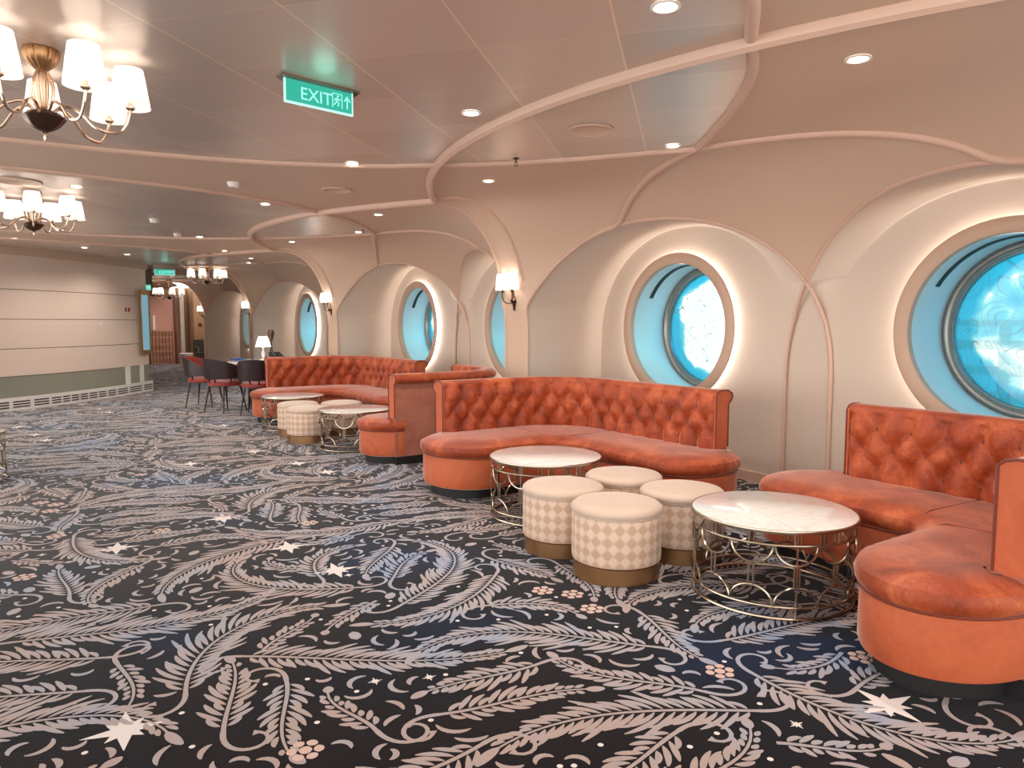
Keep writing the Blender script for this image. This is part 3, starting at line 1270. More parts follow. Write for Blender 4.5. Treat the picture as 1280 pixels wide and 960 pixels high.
def make_sofa(name, ox, oy, sy, a, b, label, r=0.55, d=0.57, ends=(0.29, 0.34), block=False, tuft=True, da=None):
    """corner of the back's inner face at (ox, oy); runs a along the window wall (direction sy), b into the room"""
    da = da or d
    root = empty(name, (ox, oy, 0))
    T = lambda p: (p[0], p[1] * sy)
    # back path (arm end -> corner -> wall end), seat on its left-hand side
    path = [(-b, 0), (-r, 0)]
    path += [(-r + r * sin(t), r - r * cos(t)) for t in [pi / 2 * i / 14 for i in range(1, 15)]]
    path += [(0, a)]
    bp, L = resample(path, 0.02)
    # seat outline, counter-clockwise
    ol = []
    e0, e1 = ends
    for i in range(0, 25):     # round end of the arm seat, front -> back
        t = pi / 2 + pi * i / 24
        ol.append((-b + 0.09 + e0 * cos(t), (da - 0.125) / 2 + (da + 0.125) / 2 * sin(t)))
    ol += off_path([(-b + 0.12, 0)] + path[1:-1] + [(0, a - 0.03)], 0.07)
    for i in range(0, 25):
        t = 0 + pi * i / 24
        ol.append(((0.125 - d) / 2 + (d + 0.125) / 2 * cos(t), a + e1 * sin(t)))
    rc_ = 0.20
    ol.append((-d, da + rc_))
    for i in range(1, 10):
        t = pi / 2 * i / 10
        ol.append((-d - rc_ + rc_ * cos(t), da + rc_ - rc_ * sin(t)))
    ol.append((-d - rc_, da))
    if area2(ol) < 0: ol = ol[::-1]
    so, _ = resample(ol, 0.025, True)
    m = MB()
    rows = []
    for off, z in ((-0.03, ZB0), (-0.008, ZB0 + 0.008), (0, ZB0 + 0.03), (0.0, 0.2), (-0.002, ZSEAM - 0.012), (-0.012, ZSEAM - 0.002)):
        rows.append([T(p) + (z,) for p in offset_closed(so, off)])
    m.quad_strip(rows, closed_u=True)
    m.poly(rows[0][::-1]); m.poly(rows[-1])
    m.build('seat_base', M['velvet_smooth'], root)
    m = MB()
    rows = []
    rr_ = random.Random(int(abs(ox * 31 + oy * 17) * 10))
    ph = [rr_.uniform(0, 6) for _ in range(4)]
    for off, z in ((-0.02, ZSEAM), (0.004, ZSEAM + 0.004), (0.018, ZSEAM + 0.025), (0.022, ZSEAM + 0.05), (0.012, ZSEAM + 0.078), (-0.015, ZSEAT - 0.008), (-0.05, ZSEAT + 0.006), (-0.11, ZSEAT + 0.016), (-0.17, ZSEAT + 0.02)):
        q = offset_closed(so, off)
        row = []
        for i, p in enumerate(q):
            w = 0.003 * sin(i * 1.9 + ph[0]) + 0.002 * sin(i * 0.83 + ph[1]) if ZSEAM + 0.02 < z < ZSEAT else 0
            row.append(T((p[0] + w, p[1] + w)) + (z,))
        rows.append(row)
    m.quad_strip(rows, closed_u=True)
    m.poly(rows[0][::-1])
    top = rows[-1]
    # triangulated crown
    vs = [Vector((p[0], p[1])) for p in top]
    n0 = len(vs)
    vv, _, ff, _, _, _ = delaunay_2d_cdt(vs, [(i, (i + 1) % n0) for i in range(n0)], [], 0, 1e-7)
    plist = [(p[0], p[1]) for p in top]
    for f in ff:
        c = (sum(vv[i][0] for i in f) / 3, sum(vv[i][1] for i in f) / 3)
        if in_poly(c, plist):
            m.poly([(vv[i][0], vv[i][1], ZSEAT + 0.02) for i in f])
    cu = m.build('seat_cushion', M['velvet'], root)
    # stitched joints between the three cushions
    for (p0, p1) in (((-0.05 - d, 0.0), (-d - 0.09, da)), ((0.0, 0.05 + da), (-d, da + 0.09))):
        pt = []
        for i in range(13):
            t = i / 12
            x = p0[0] + (p1[0] - p0[0]) * t; y = p0[1] + (p1[1] - p0[1]) * t
            z = ZSEAT + 0.019 - (0.03 if t > 0.93 else (0.012 if t > 0.85 else 0))
            pt.append(T((x, y)) + (z,))
        mm = MB(); mm.tube(pt, 0.003, 6)
        mm.build('cushion_joint', M['piping'], cu)
    m = MB()
    m.tube([T(p) + (ZSEAM - 0.001,) for p in offset_closed(so, 0.004)], 0.0055, 6, closed=True)
    m.build('piping', M['piping'], cu)
    m = MB()
    pl = offset_closed(so, -0.06)
    m.quad_strip([[T(p) + (0.0,) for p in pl], [T(p) + (ZB0,) for p in pl]], closed_u=True)
    bl = bp + off_path(bp, 0.13)[::-1]
    m.prism([T(p) for p in bl], 0.0, ZB0)
    m.build('plinth', M['black'], root, angle=30)
    # backrest
    zs = [0.33 + (ZTOP - 0.045 - 0.33) * j / 26 for j in range(27)]
    DS, DZ = 0.178, 0.118
    z0r = 0.50
    nd = max(1, int(round(L / DS))); DS = L / nd
    s = 0.0
    rows = []
    N = len(bp)
    nrm = []
    for i in range(N):
        A_ = bp[max(0, i - 1)]; B_ = bp[min(N - 1, i + 1)]
        dx, dy = B_[0] - A_[0], B_[1] - A_[1]
        l_ = math.hypot(dx, dy)
        nrm.append((dy / l_, -dx / l_))      # outward (away from the seat)
    for i in range(N):
        s = L * i / (N - 1)
        nx, ny = nrm[i]
        row = []
        endf = min(1, min(s, L - s) / 0.05)
        for z in zs:
            zz = min(max(z, z0r), z0r + 2 * DZ)
            pp = s / DS + (zz - z0r) / (2 * DZ)
            qq = s / DS - (zz - z0r) / (2 * DZ)
            h = (abs(sin(pi * pp)) * abs(sin(pi * qq))) ** 0.5
            edge = min(1, (zs[-1] - z) / 0.06)
            dd = 0.058 * h * endf * (0.35 + 0.65 * edge)
            row.append(T((bp[i][0] - nx * dd, bp[i][1] - ny * dd)) + (z,))
        t_ = 0.115
        for o_, z in ((-0.012, ZTOP - 0.035), (0.0, ZTOP - 0.014), (0.03, ZTOP), (0.07, ZTOP + 0.004), (0.12, ZTOP), (0.158, ZTOP - 0.02), (0.168, ZTOP - 0.05), (0.158, ZTOP - 0.078), (t_ + 0.012, ZTOP - 0.095), (t_, ZTOP - 0.10)):
            row.append(T((bp[i][0] + nx * o_, bp[i][1] + ny * o_)) + (z,))
        rows.append(row)
    m = MB()
    m.quad_strip(rows)
    m.poly(rows[0]); m.poly(rows[-1][::-1])
    brest = m.build('backrest', M['velvet'], root, angle=70)
    m = MB()
    rows2 = []
    for i in range(N):
        nx, ny = nrm[i]
        rows2.append([T((bp[i][0] + nx * o_, bp[i][1] + ny * o_)) + (z,) for o_, z in ((0.03, 0.33), (0.03, ZTOP - 0.08), (0.1155, ZTOP - 0.08), (0.118, 0.4), (0.118, ZB0), (0.0, ZB0))])
    m.quad_strip(rows2)
    m.poly(rows2[0]); m.poly(rows2[-1][::-1])
    m.build('back_shell', M['velvet_back'], root, angle=50)
    # end panels with piping
    for i in (0, N - 1):
        nx, ny = nrm[i]
        tx, ty = (-1, 0) if i == 0 else (0, 1)
        prof = [(-0.012, 0.43), (-0.012, ZTOP - 0.03), (0.01, ZTOP - 0.008), (0.05, ZTOP + 0.002), (0.11, ZTOP), (0.155, ZTOP - 0.025), (0.162, ZTOP - 0.05), (0.15, ZTOP - 0.075), (0.12, ZTOP - 0.1), (0.12, 0.45)]
        base = bp[i]
        pt = [T((base[0] + nx * o_ + tx * 0.006, base[1] + ny * o_ + ty * 0.006)) + (z,) for o_, z in prof]
        mm = MB(); mm.tube(pt, 0.006, 6)
        mm.build('end_piping', M['piping'], brest)
        mm = MB()
        pa = [T((base[0] + nx * o_ + tx * 0.004, base[1] + ny * o_ + ty * 0.004)) + (z,) for o_, z in prof]
        pb = [T((base[0] + nx * o_ * .999 - tx * 0.01, base[1] + ny * o_ - ty * 0.01)) + (z,) for o_, z in prof]
        mm.quad_strip([pa, pb], closed_u=True); mm.poly(pa); mm.poly(pb[::-1])
        mm.build('end_panel', M['velvet_smooth'], brest, angle=30)
    # buttons
    bm_ = None
    for j in range(3):
        for i in range(nd + 1):
            s = (i + 0.5 * (j % 2)) * DS
            if s < 0.06 or s > L - 0.06: continue
            k = int(round(s / L * (N - 1)))
            nx, ny = nrm[k]
            x, y = T((bp[k][0] - nx * 0.003, bp[k][1] - ny * 0.003))
            if bm_ is None:
                mm = MB(); mm.lathe([(0.0001, -0.008), (0.010, -0.006), (0.014, 0), (0.010, 0.006), (0.0001, 0.008)], seg=10)
                bm_ = mm.build('button', M['piping'], brest); c = bm_
            else:
                c = bm_.copy(); COL.objects.link(c); c.parent = brest
            c.location = (x, y, z0r + j * DZ)
            c.rotation_euler = (pi / 2, 0, math.atan2(ny * sy, nx) + pi / 2)
    tag(root, label, 'sofa', 'curved orange velvet booth sofas')
    return root


make_sofa('booth_sofa', 4.05, 1.165, 1, 1.30, 1.16, 'nearest orange velvet sofa at the right edge, its round seat end towards the camera', ends=(0.41, 0.34), da=0.49)
make_sofa('booth_sofa', 4.06, 5.28, -1, 1.80, 1.27, 'tufted orange velvet sofa under the middle round window, behind the four ottomans', da=0.66, ends=(0.36, 0.25))
make_sofa('booth_sofa', 4.06, 6.38, 1, 1.05, 1.26, 'orange sofa showing its plain rose outer back, just left of the tufted middle one', ends=(0.31, 0.3), da=0.5)
make_sofa('booth_sofa', 4.06, 10.35, -1, 1.95, 1.36, 'farthest tufted orange sofa, in front of the desk with the lamp', ends=(0.37, 0.25), da=0.62)


# ------------------------------------------------------------------ coffee tables
def make_table(x, y, R_, label, rz=0.0):
    root = empty('coffee_table', (x, y, 0), rz)
    h = 0.42
    m = MB(); m.lathe([(0.0001, h - 0.012), (R_ - 0.012, h - 0.012), (R_ - 0.008, h - 0.002), (R_ - 0.014, h + 0.001), (0.0001, h + 0.001)], seg=64)
    m.build('tabletop', M['marble'], root)
    m = MB(); m.lathe([(R_ - 0.02, h - 0.016), (R_ - 0.002, h - 0.016), (R_, h - 0.008), (R_ - 0.002, h), (R_ - 0.009, h + 0.0005), (R_ - 0.01, h - 0.008)], seg=64)
    m.f = [f for f in m.f if len(f) == 4]; m.mi = [0] * len(m.f)
    m.build('rim', M['tablemetal'], root)
    Rf = R_ - 0.018
    for nm, z, r_ in (('upper_ring', 0.348, 0.007), ('lower_ring', 0.062, 0.007), ('base_ring', 0.009, 0.009)):
        m = MB(); m.ring(Rf, z, r_); m.build(nm, M['tablemetal'], root)
    N = 12
    st = 2 * pi / N
    for nm, za, sgn in (('hanging_arcs', 0.345, -1), ('standing_arcs', 0.065, 1)):
        m = MB()
        for i in range(N):
            c0 = i * st
            pts = []
            for k in range(15):
                t = pi * k / 14
                aa = c0 + cos(t) * st / 2 * 0.97
                pts.append((Rf * cos(aa), Rf * sin(aa), za + sgn * 0.088 * sin(t)))
            m.tube(pts, 0.0062, 6)
        m.build(nm, M['tablemetal'], root)
    lt = None
    for i in range(N):
        m = MB()
        a0_, a1_ = i * st - 0.03, i * st + 0.03
        m.tube([(Rf * cos(a0_), Rf * sin(a0_), 0.152), (Rf * cos(a0_), Rf * sin(a0_), 0.258), (Rf * cos(a1_), Rf * sin(a1_), 0.258), (Rf * cos(a1_), Rf * sin(a1_), 0.152)], 0.0055, 6, closed=True)
        m.build('twin_bar', M['tablemetal'], root)
        m = MB()
        m.tube([(Rf * cos(a0_), Rf * sin(a0_), 0.349), (Rf * cos(a0_), Rf * sin(a0_), h - 0.015), (Rf * cos(a1_), Rf * sin(a1_), h - 0.015), (Rf * cos(a1_), Rf * sin(a1_), 0.349)], 0.005, 6, closed=True)
        m.build('short_post', M['tablemetal'], root)
    for i in range(0, N, 3):
        aa = i * st
        m = MB(); m.tube([(Rf * cos(aa), Rf * sin(aa), 0.004), (Rf * cos(aa), Rf * sin(aa), h - 0.014)], 0.005, 6)
        m.build('leg', M['tablemetal'], root)
    tag(root, label, 'table', 'round marble coffee tables')
    return root


t1 = make_table(3.04, 2.235, 0.40, 'nearest round coffee table with bright marble top, beside the right sofa', rz=0.93)
dup(t1, (2.96, 4.06, 0), 0.5, 'round marble coffee table in front of the middle sofa, behind the ottomans')
dup(t1, (2.86, 7.45, 0), 0.9, 'round marble coffee table beside the rose-backed sofa, partly hidden by its seat end')
dup(t1, (2.72, 9.27, 0), 0.2, 'farthest round marble coffee table, before the far sofa')
dup(t1, (-0.66, 7.62, 0), 0.2, 'white tabletop just entering the picture at the left edge')


def make_ottoman(x, y, label):
    root = empty('ottoman', (x, y, 0))
    R_ = 0.236
    m = MB(); m.lathe([(R_ - 0.008, 0.0), (R_ - 0.004, 0.004), (R_ - 0.004, 0.088), (R_ - 0.012, 0.092)], seg=48)
    m.build('base_band', M['brass'], root)
    m = MB(); m.lathe([(R_ - 0.01, 0.092), (R_ + 0.002, 0.096), (R_ + 0.004, 0.11), (R_ + 0.004, 0.33), (R_ - 0.002, 0.342), (R_ - 0.012, 0.345)], seg=48)
    m.build('body', M['ottoman'], root)
    m = MB(); m.lathe([(R_ - 0.012, 0.345), (R_ + 0.003, 0.349), (R_ + 0.009, 0.362), (R_ + 0.006, 0.378), (R_ - 0.01, 0.392), (R_ - 0.05, 0.401), (R_ - 0.12, 0.406), (0.0001, 0.408)], seg=48)
    m.build('top_cushion', M['ottoman_top'], root)
    m = MB(); m.ring(R_ + 0.001, 0.3455, 0.004, seg=48, tseg=6)
    m.build('piping', M['ottoman_top'], root)
    tag(root, label, 'ottoman', 'round upholstered ottomans')
    return root


o1 = make_ottoman(2.566, 2.867, 'front ottoman of the near group of four, nearest the camera')
dup(o1, (2.587, 3.369, 0), 0.4, 'left ottoman of the near group, between the marble table and the front one')
dup(o1, (3.10, 3.40, 0), 0.9, 'rear ottoman of the near group, its round top closest to the middle sofa')
dup(o1, (3.10, 2.90, 0), 1.4, 'right ottoman of the near group, half behind the nearest coffee table')
dup(o1, (2.55, 8.10, 0), 0.1, 'front ottoman of the far group, standing left of the far pair of tables')
dup(o1, (2.59, 8.62, 0), 0.6, 'ottoman of the far group showing only its left side behind the front one')
dup(o1, (3.06, 8.42, 0), 1.2, 'rear ottoman of the far group, only its cream top showing')


# ------------------------------------------------------------------ shades, chandeliers, sconces
def shade_mesh(rt=0.058, rb=0.083, h=0.165):
    m = MB()
    rip = lambda a: 0.012 * sin(a * 36)
    seg = 72
    rows = []
    for r, z in ((rb, 0), (rb * .995, 0.004), ((rt + rb) / 2, h / 2), (rt, h)):
        rows.append([(r * (1 + rip(2 * pi * k / seg)) * cos(2 * pi * k / seg), r * (1 + rip(2 * pi * k / seg)) * sin(2 * pi * k / seg), z) for k in range(seg)])
    m.quad_strip(rows, closed_u=True)
    return m


def make_chandelier(x, y, ztop, drop, label, n=7, rot=0.0):
    root = empty('chandelier', (x, y, ztop), rot)
    m = MB()
    m.lathe([(0.070, 0.0), (0.074, -0.010), (0.070, -0.035), (0.056, -0.060), (0.032, -0.080), (0.016, -0.092), (0.0001, -0.094)], seg=64, ripple=lambda a: -0.13 * (1 - abs(sin(a * 7))) ** 2)
    m.build('canopy', M['darkmetal'] if False else M['brass'], root)
    zb = -drop
    m = MB()
    m.lathe([(0.012, -0.085), (0.020, -0.10), (0.026, -0.13), (0.024, zb * 0.6), (0.018, zb + 0.08), (0.03, zb + 0.06), (0.02, zb + 0.04)], seg=24)
    for k in range(4):
        a = k * pi / 2 + 0.4
        pts = []
        for i in range(12):
            t = i / 11
            rr = 0.014 + 0.034 * sin(pi * min(1, t * 1.0)) + 0.012 * t
            pts.append((rr * cos(a), rr * sin(a), -0.08 + (zb + 0.14) * t))
        m.tube(pts, 0.006, 6)
    m.build('stem', M['nickel'], root)
    m = MB()
    m.lathe([(0.03, zb + 0.06), (0.062, zb + 0.045), (0.078, zb + 0.03), (0.066, zb + 0.012), (0.05, zb - 0.008), (0.03, zb - 0.022), (0.012, zb - 0.03), (0.0001, zb - 0.031)], seg=42, ripple=lambda a: 0.10 * abs(sin(a * 3.5)))
    m.build('bowl', M['darkmetal'], root)
    m = MB()
    m.lathe([(0.007, zb - 0.025), (0.014, zb - 0.034), (0.006, zb - 0.042), (0.008, zb - 0.055), (0.0001, zb - 0.072)], seg=16)
    m.build('finial', M['nickel'], root)
    for k in range(n):
        a = 2 * pi * k / n
        pts = smooth_poly([(0.03, zb + 0.045), (0.075, zb + 0.085), (0.14, zb + 0.06), (0.20, zb + 0.0), (0.275, zb - 0.012), (0.315, zb + 0.03), (0.335, zb + 0.095)], 4)
        m = MB()
        m.tube([(r_ * cos(a), r_ * sin(a), z_) for r_, z_ in pts], 0.0068, 7)
        arm = m.build('arm', M['nickel'], root)
        m = MB()
        cx_, cy_ = 0.335 * cos(a), 0.335 * sin(a)
        m.lathe([(0.008, zb + 0.09), (0.02, zb + 0.10), (0.021, zb + 0.108), (0.011, zb + 0.112), (0.011, zb + 0.17), (0.0001, zb + 0.172)], cx=cx_, cy=cy_, seg=14)
        m.build('candle_holder', M['nickel'], arm)
        if k == 0:
            sm = shade_mesh().build('lamp_shade', M['shade'], arm)
            sh0 = sm
        else:
            sm = sh0.copy(); COL.objects.link(sm); sm.parent = arm
        sm.location = (cx_, cy_, zb + 0.105)
        light('bulb_light', 'POINT', (cx_, cy_, zb + 0.20), P_SHADE, root, size=0.03)
    tag(root, label, 'chandelier', 'shaded arm chandeliers')
    return root


c1 = make_chandelier(0.07, 3.78, H, 0.315, 'largest chandelier, cut by the left edge near the top left corner', rot=rad(-65))
dup(c1, (0.02, 7.85, H), rad(-90), 'second chandelier along the left side, above the pale curved wall')
dup(c1, (3.06, 16.4, H), 0.7, 'far chandelier hanging before the arch, right one of the distant pair')
make_chandelier(3.05, 21.5, H, 0.50, 'most distant chandelier, before the doorway below the green sign', rot=0.3)


def make_sconce(y, label):
    root = empty('wall_sconce', (XP, y, 1.60))
    m = MB()
    m.lathe([(0.0001, -0.13), (0.008, -0.12), (0.012, -0.09), (0.02, -0.055), (0.036, -0.04), (0.042, -0.02), (0.03, 0.0), (0.016, 0.03), (0.02, 0.06), (0.012, 0.09), (0.0001, 0.10)], cx=-0.03, seg=16)
    m.box(-0.03, 0.004, -0.015, 0.015, -0.06, 0.06)
    m.build('backplate', M['darkmetal'], root)
    for s in (-1, 1):
        m = MB()
        pts = smooth_poly([(-0.035, 0.0, -0.03), (-0.06, s * 0.035, -0.05), (-0.10, s * 0.07, -0.035), (-0.115, s * 0.088, 0.01), (-0.115, s * 0.088, 0.07)], 5)
        m.tube(pts, 0.006, 7)
        arm = m.build('arm', M['darkmetal'], root)
        m = MB(); m.lathe([(0.006, 0.06), (0.024, 0.072), (0.024, 0.078), (0.010, 0.082), (0.010, 0.13), (0.0001, 0.132)], cx=-0.115, cy=s * 0.088, seg=14)
        m.build('candle_holder', M['darkmetal'], arm)
        sm = shade_mesh(0.058, 0.076, 0.165).build('lamp_shade', M['shade'], arm)
        sm.location = (-0.115, s * 0.088, 0.085)
        light('bulb_light', 'POINT', (-0.115, s * 0.088, 0.18), P_SCONCE, root, size=0.03)
    tag(root, label, 'wall lamp', 'twin-shade wall sconces')
    return root


s1 = make_sconce(6.19, 'twin-shade wall sconce on the nearest pillar, left of the middle round window')
dup(s1, (XP, 6.19 + PIT, 1.60), None, 'twin-shade wall sconce on the second pillar, above the far sofa')
dup(s1, (XP, 6.19 + 2 * PIT, 1.60), None, 'twin-shade wall sconce on the third pillar, above the small white lamp')
dup(s1, (XP, 6.19 + 3 * PIT, 1.60), None, 'most distant twin-shade wall sconce, on the pillar beside the brown wall')


# ------------------------------------------------------------------ ceiling fittings
def make_downlight(x, y, label, z=H, R_=0.055, lit=True):
    root = empty('downlight', (x, y, z))
    m = MB()
    m.lathe([(R_, -0.001), (R_ + 0.002, -0.005), (R_ - 0.008, -0.008), (R_ - 0.016, -0.004), (R_ - 0.017, 0.0)], seg=28)
    m.f = [f for f in m.f if len(f) == 4]; m.mi = [0] * len(m.f)
    m.build('trim_ring', M['white'], root)
    m = MB(); m.lathe([(0.0001, -0.0035), (R_ - 0.015, -0.0035), (R_ - 0.015, -0.001), (0.0001, -0.001)], seg=24)
    m.build('lens', M['bulb'], root)
    light('spot_light', 'SPOT', (0, 0, -0.02), P_DOWN, root, size=0.04, spot=150)
    tag(root, label, 'ceiling light', 'recessed ceiling downlights')
    return root


d1 = make_downlight(2.0, 2.0, 'largest recessed downlight at the top edge, left of the crossing mouldings')
for x, y, lb in [
    (3.1, 1.91, 'recessed downlight in the smooth grey ceiling at the top right'),
    (2.08, 3.57, 'recessed downlight in the metal ceiling, right of the near exit sign'),
    (1.99, 5.15, 'recessed downlight just above the long moulding, below the near exit sign'),
    (3.57, 3.48, 'recessed downlight beside the moulding crossing above the middle window'),
    (3.17, 5.16, 'recessed downlight under the moulding near the first pillar top'),
    (3.14, 7.39, 'recessed downlight just left of the first pillar moulding joint'),
    (1.94, 7.36, 'recessed downlight below the second long moulding, middle left'),
    (0.34, 7.32, 'recessed downlight right above the second chandelier'),
    (3.52, 8.94, 'recessed downlight beside the small sprinkler head in the second bay'),
    (3.13, 10.51, 'recessed downlight in the strip above the second pillar arch'),
    (0.68, 13.1, 'recessed downlight close above the pale curved wall'),
    (1.91, 10.62, 'small bright downlight left of the second bay, above the far doorway'),
    (3.3, 13.6, 'recessed downlight before the third pillar arch'),
    (3.5, 14.6, 'tiny bright downlight beyond the second pillar, above the third pillar sconce'),
    (2.6, 12.4, 'recessed downlight near the far chandelier'),
    (3.0, 19.0, 'recessed downlight in the far passage ceiling'),
    (3.2, 24.6, 'recessed downlight close to the distant doorway'),
    (-0.2, 12.2, 'added recessed downlight washing the left part of the curved wall'),  # this and the next two are added to brighten the far end
    (1.35, 14.0, 'added recessed downlight washing the far end of the curved wall'),
    (0.3, 10.8, 'added recessed downlight between the second chandelier and the curved wall'),
]:
    dup(d1, (x, y, H), None, lb)


def make_speaker(x, y, R_, label):
    m = MB()
    m.lathe([(R_, -0.0005), (R_ + 0.003, -0.006), (R_ - 0.006, -0.012), (R_ - 0.016, -0.010), (R_ - 0.024, -0.004), (0.0001, -0.003)], seg=40)
    o = m.build('ceiling_speaker', M['ceil_smooth'], loc=(x, y, H))
    tag(o, label, 'speaker', 'round ceiling speakers')


make_speaker(2.86, 3.48, 0.145, 'round flush speaker cover in the lens-shaped ceiling panel, nearest one')
make_speaker(2.26, 6.23, 0.13, 'round flush speaker cover in the plain ceiling band before the second bay')
make_speaker(-0.07, 7.3, 0.17, 'round flush speaker cover above the second chandelier')
make_speaker(3.3, 9.6, 0.12, 'round flush speaker cover in the second bay, beside the sprinkler')


def make_detector(x, y, label, R_=0.05, h=0.04, dark=False):
    root = empty('smoke_detector', (x, y, H))
    m = MB(); m.lathe([(R_, 0.0), (R_ + 0.002, -0.008), (R_ - 0.004, -0.02), (R_ - 0.012, -h), (0.0001, -h - 0.002)], seg=24)
    m.build('housing', M['white'], root)
    m = MB(); m.lathe([(R_ - 0.006, -0.018), (R_ - 0.004, -0.021), (R_ - 0.008, -0.026)], seg=24)
    m.f = [f for f in m.f if len(f) == 4]; m.mi = [0] * len(m.f)
    m.build('vent_ring', M['black'] if dark else M['rib'], root)
    tag(root, label, 'detector', 'ceiling smoke detectors')


make_detector(1.43, 6.39, 'white smoke detector in the plain band, above the second chandelier to its right', 0.052)
make_detector(1.17, 9.12, 'smoke detector with dark vent ring, midway between second chandelier and green sign', 0.055, dark=True)
make_detector(1.60, 10.41, 'small white smoke detector nearest the far green sign', 0.05)


def make_sprinkler(x, y, label):
    root = empty('sprinkler_head', (x, y, H))
    m = MB(); m.lathe([(0.022, 0.0), (0.024, -0.004), (0.008, -0.008), (0.007, -0.03), (0.0001, -0.032)], seg=14)
    m.build('body', M['darkmetal'], root)
    m = MB()
    for s in (-1, 1):
        m.tube([(s * 0.006, 0, -0.022), (s * 0.014, 0, -0.035), (s * 0.003, 0, -0.052)], 0.0022, 5)
    m.lathe([(0.017, -0.053), (0.018, -0.055), (0.0001, -0.056)], seg=14)
    m.build('deflector', M['darkmetal'], root)
    tag(root, label, 'sprinkler', 'ceiling sprinklers')


make_sprinkler(2.91, 4.36, 'small dark sprinkler head in the lens-shaped ceiling panel, near the middle')
make_sprinkler(3.45, 8.6, 'small dark sprinkler head in the second bay, left of the first pillar')


# ------------------------------------------------------------------ exit signs
def text_mesh(body, size, name, mat, parent, loc, rot, ext=0.0008):
    cu = bpy.data.curves.new(name, 'FONT')
    cu.body = body
    cu.size = size
    cu.extrude = ext
    cu.align_x = 'LEFT'
    tmp = bpy.data.objects.new(name, cu)
    COL.objects.link(tmp)
    dg = bpy.context.evaluated_depsgraph_get()
    me = bpy.data.meshes.new_from_object(tmp.evaluated_get(dg))
    bpy.data.objects.remove(tmp)
    me.materials.clear(); me.materials.append(mat)
    o = bpy.data.objects.new(name, me)
    COL.objects.link(o)
    o.parent = parent; o.location = loc; o.rotation_euler = rot
    return o


def make_exit(x, y, rz, label, z=H, drop=0.0):
    root = empty('exit_sign', (x, y, z), rz)
    W, Hh = 0.36, 0.105
    m = MB()
    m.box(-W / 2 - 0.03, W / 2 + 0.03, -0.03, 0.03, -0.012 - drop, 0.0)
    for s in (-1, 1):
        m.poly([(s * (W / 2 + 0.03), -0.03, -0.012 - drop), (s * (W / 2 + 0.03), 0.03, -0.012 - drop), (s * (W / 2 + 0.005), 0.0, -0.034 - drop)])
    m.build('bracket', M['exitplate'], root, smooth=False)
    z1 = -0.014 - drop
    m = MB(); m.box(-W / 2, W / 2, -0.004, 0.004, z1 - Hh, z1)
    m.build('panel', M['teal_dark'], root, smooth=False)
    m = MB()
    for a in ((-W / 2 - 0.004, -W / 2 + 0.003, z1 - Hh, z1), (W / 2 - 0.003, W / 2 + 0.004, z1 - Hh, z1), (-W / 2 - 0.004, W / 2 + 0.004, z1 - Hh - 0.006, z1 - Hh + 0.003)):
        m.box(a[0], a[1], -0.006, 0.006, a[2], a[3])
    m.build('lit_edge', M['teal_edge'], root, smooth=False)
    text_mesh('EXIT', 0.083, 'lettering', M['teal_text'], root, (-0.105, -0.0055, z1 - Hh + 0.022), (pi / 2, 0, 0))
    # running figure in a doorway, and an arrow
    m = MB()
    yb = -0.0055
    cx = 0.095; cz = z1 - Hh / 2
    for a, b in (((cx - 0.026, cz - 0.034), (cx - 0.026, cz + 0.034)), ((cx - 0.026, cz + 0.034), (cx + 0.026, cz + 0.034)), ((cx + 0.026, cz + 0.034), (cx + 0.026, cz - 0.034))):
        m.tube([(a[0], yb, a[1]), (b[0], yb, b[1])], 0.0022, 5)
    m.lathe([(0.0001, -0.006), (0.0055, -0.003), (0.0055, 0.003), (0.0001, 0.006)], cx=cx + 0.003, cy=yb, cz=cz + 0.022, seg=8)
    for pl in ([(0, 0.014), (-0.004, 0)], [(-0.004, 0.0), (0.008, -0.010), (0.004, -0.026)], [(-0.004, 0.0), (-0.010, -0.014), (-0.020, -0.020)], [(0, 0.012), (0.012, 0.004), (0.018, 0.010)], [(0, 0.012), (-0.012, 0.008), (-0.016, -0.002)]):
        m.tube([(cx + p[0], yb, cz + p[1]) for p in pl], 0.0030, 5)
    m.build('running_figure', M['teal_text'], root)
    m = MB()
    cx = 0.150
    m.tube([(cx, yb, cz - 0.030), (cx, yb, cz + 0.026)], 0.0035, 5)
    m.tube([(cx - 0.016, yb, cz + 0.006), (cx, yb, cz + 0.030), (cx + 0.016, yb, cz + 0.006)], 0.0035, 5)
    m.build('arrow', M['teal_text'], root)
    light('sign_glow', 'POINT', (0, -0.06, -0.09 - drop), 0.12, root, color=(0.3, 1.0, 0.85), size=0.06)
    tag(root, label, 'exit sign', 'green exit signs')
    return root


e1 = make_exit(1.21, 3.55, 0.17, 'nearest green exit sign hanging from the metal ceiling, upper left')
make_exit(2.17, 15.8, 0.0, 'small green exit sign far away above the doorway chandelier', drop=0.10)
e3 = make_exit(2.0, 17.2, rad(60), 'dim green exit sign hanging low beside the end of the pale wall', drop=0.34)

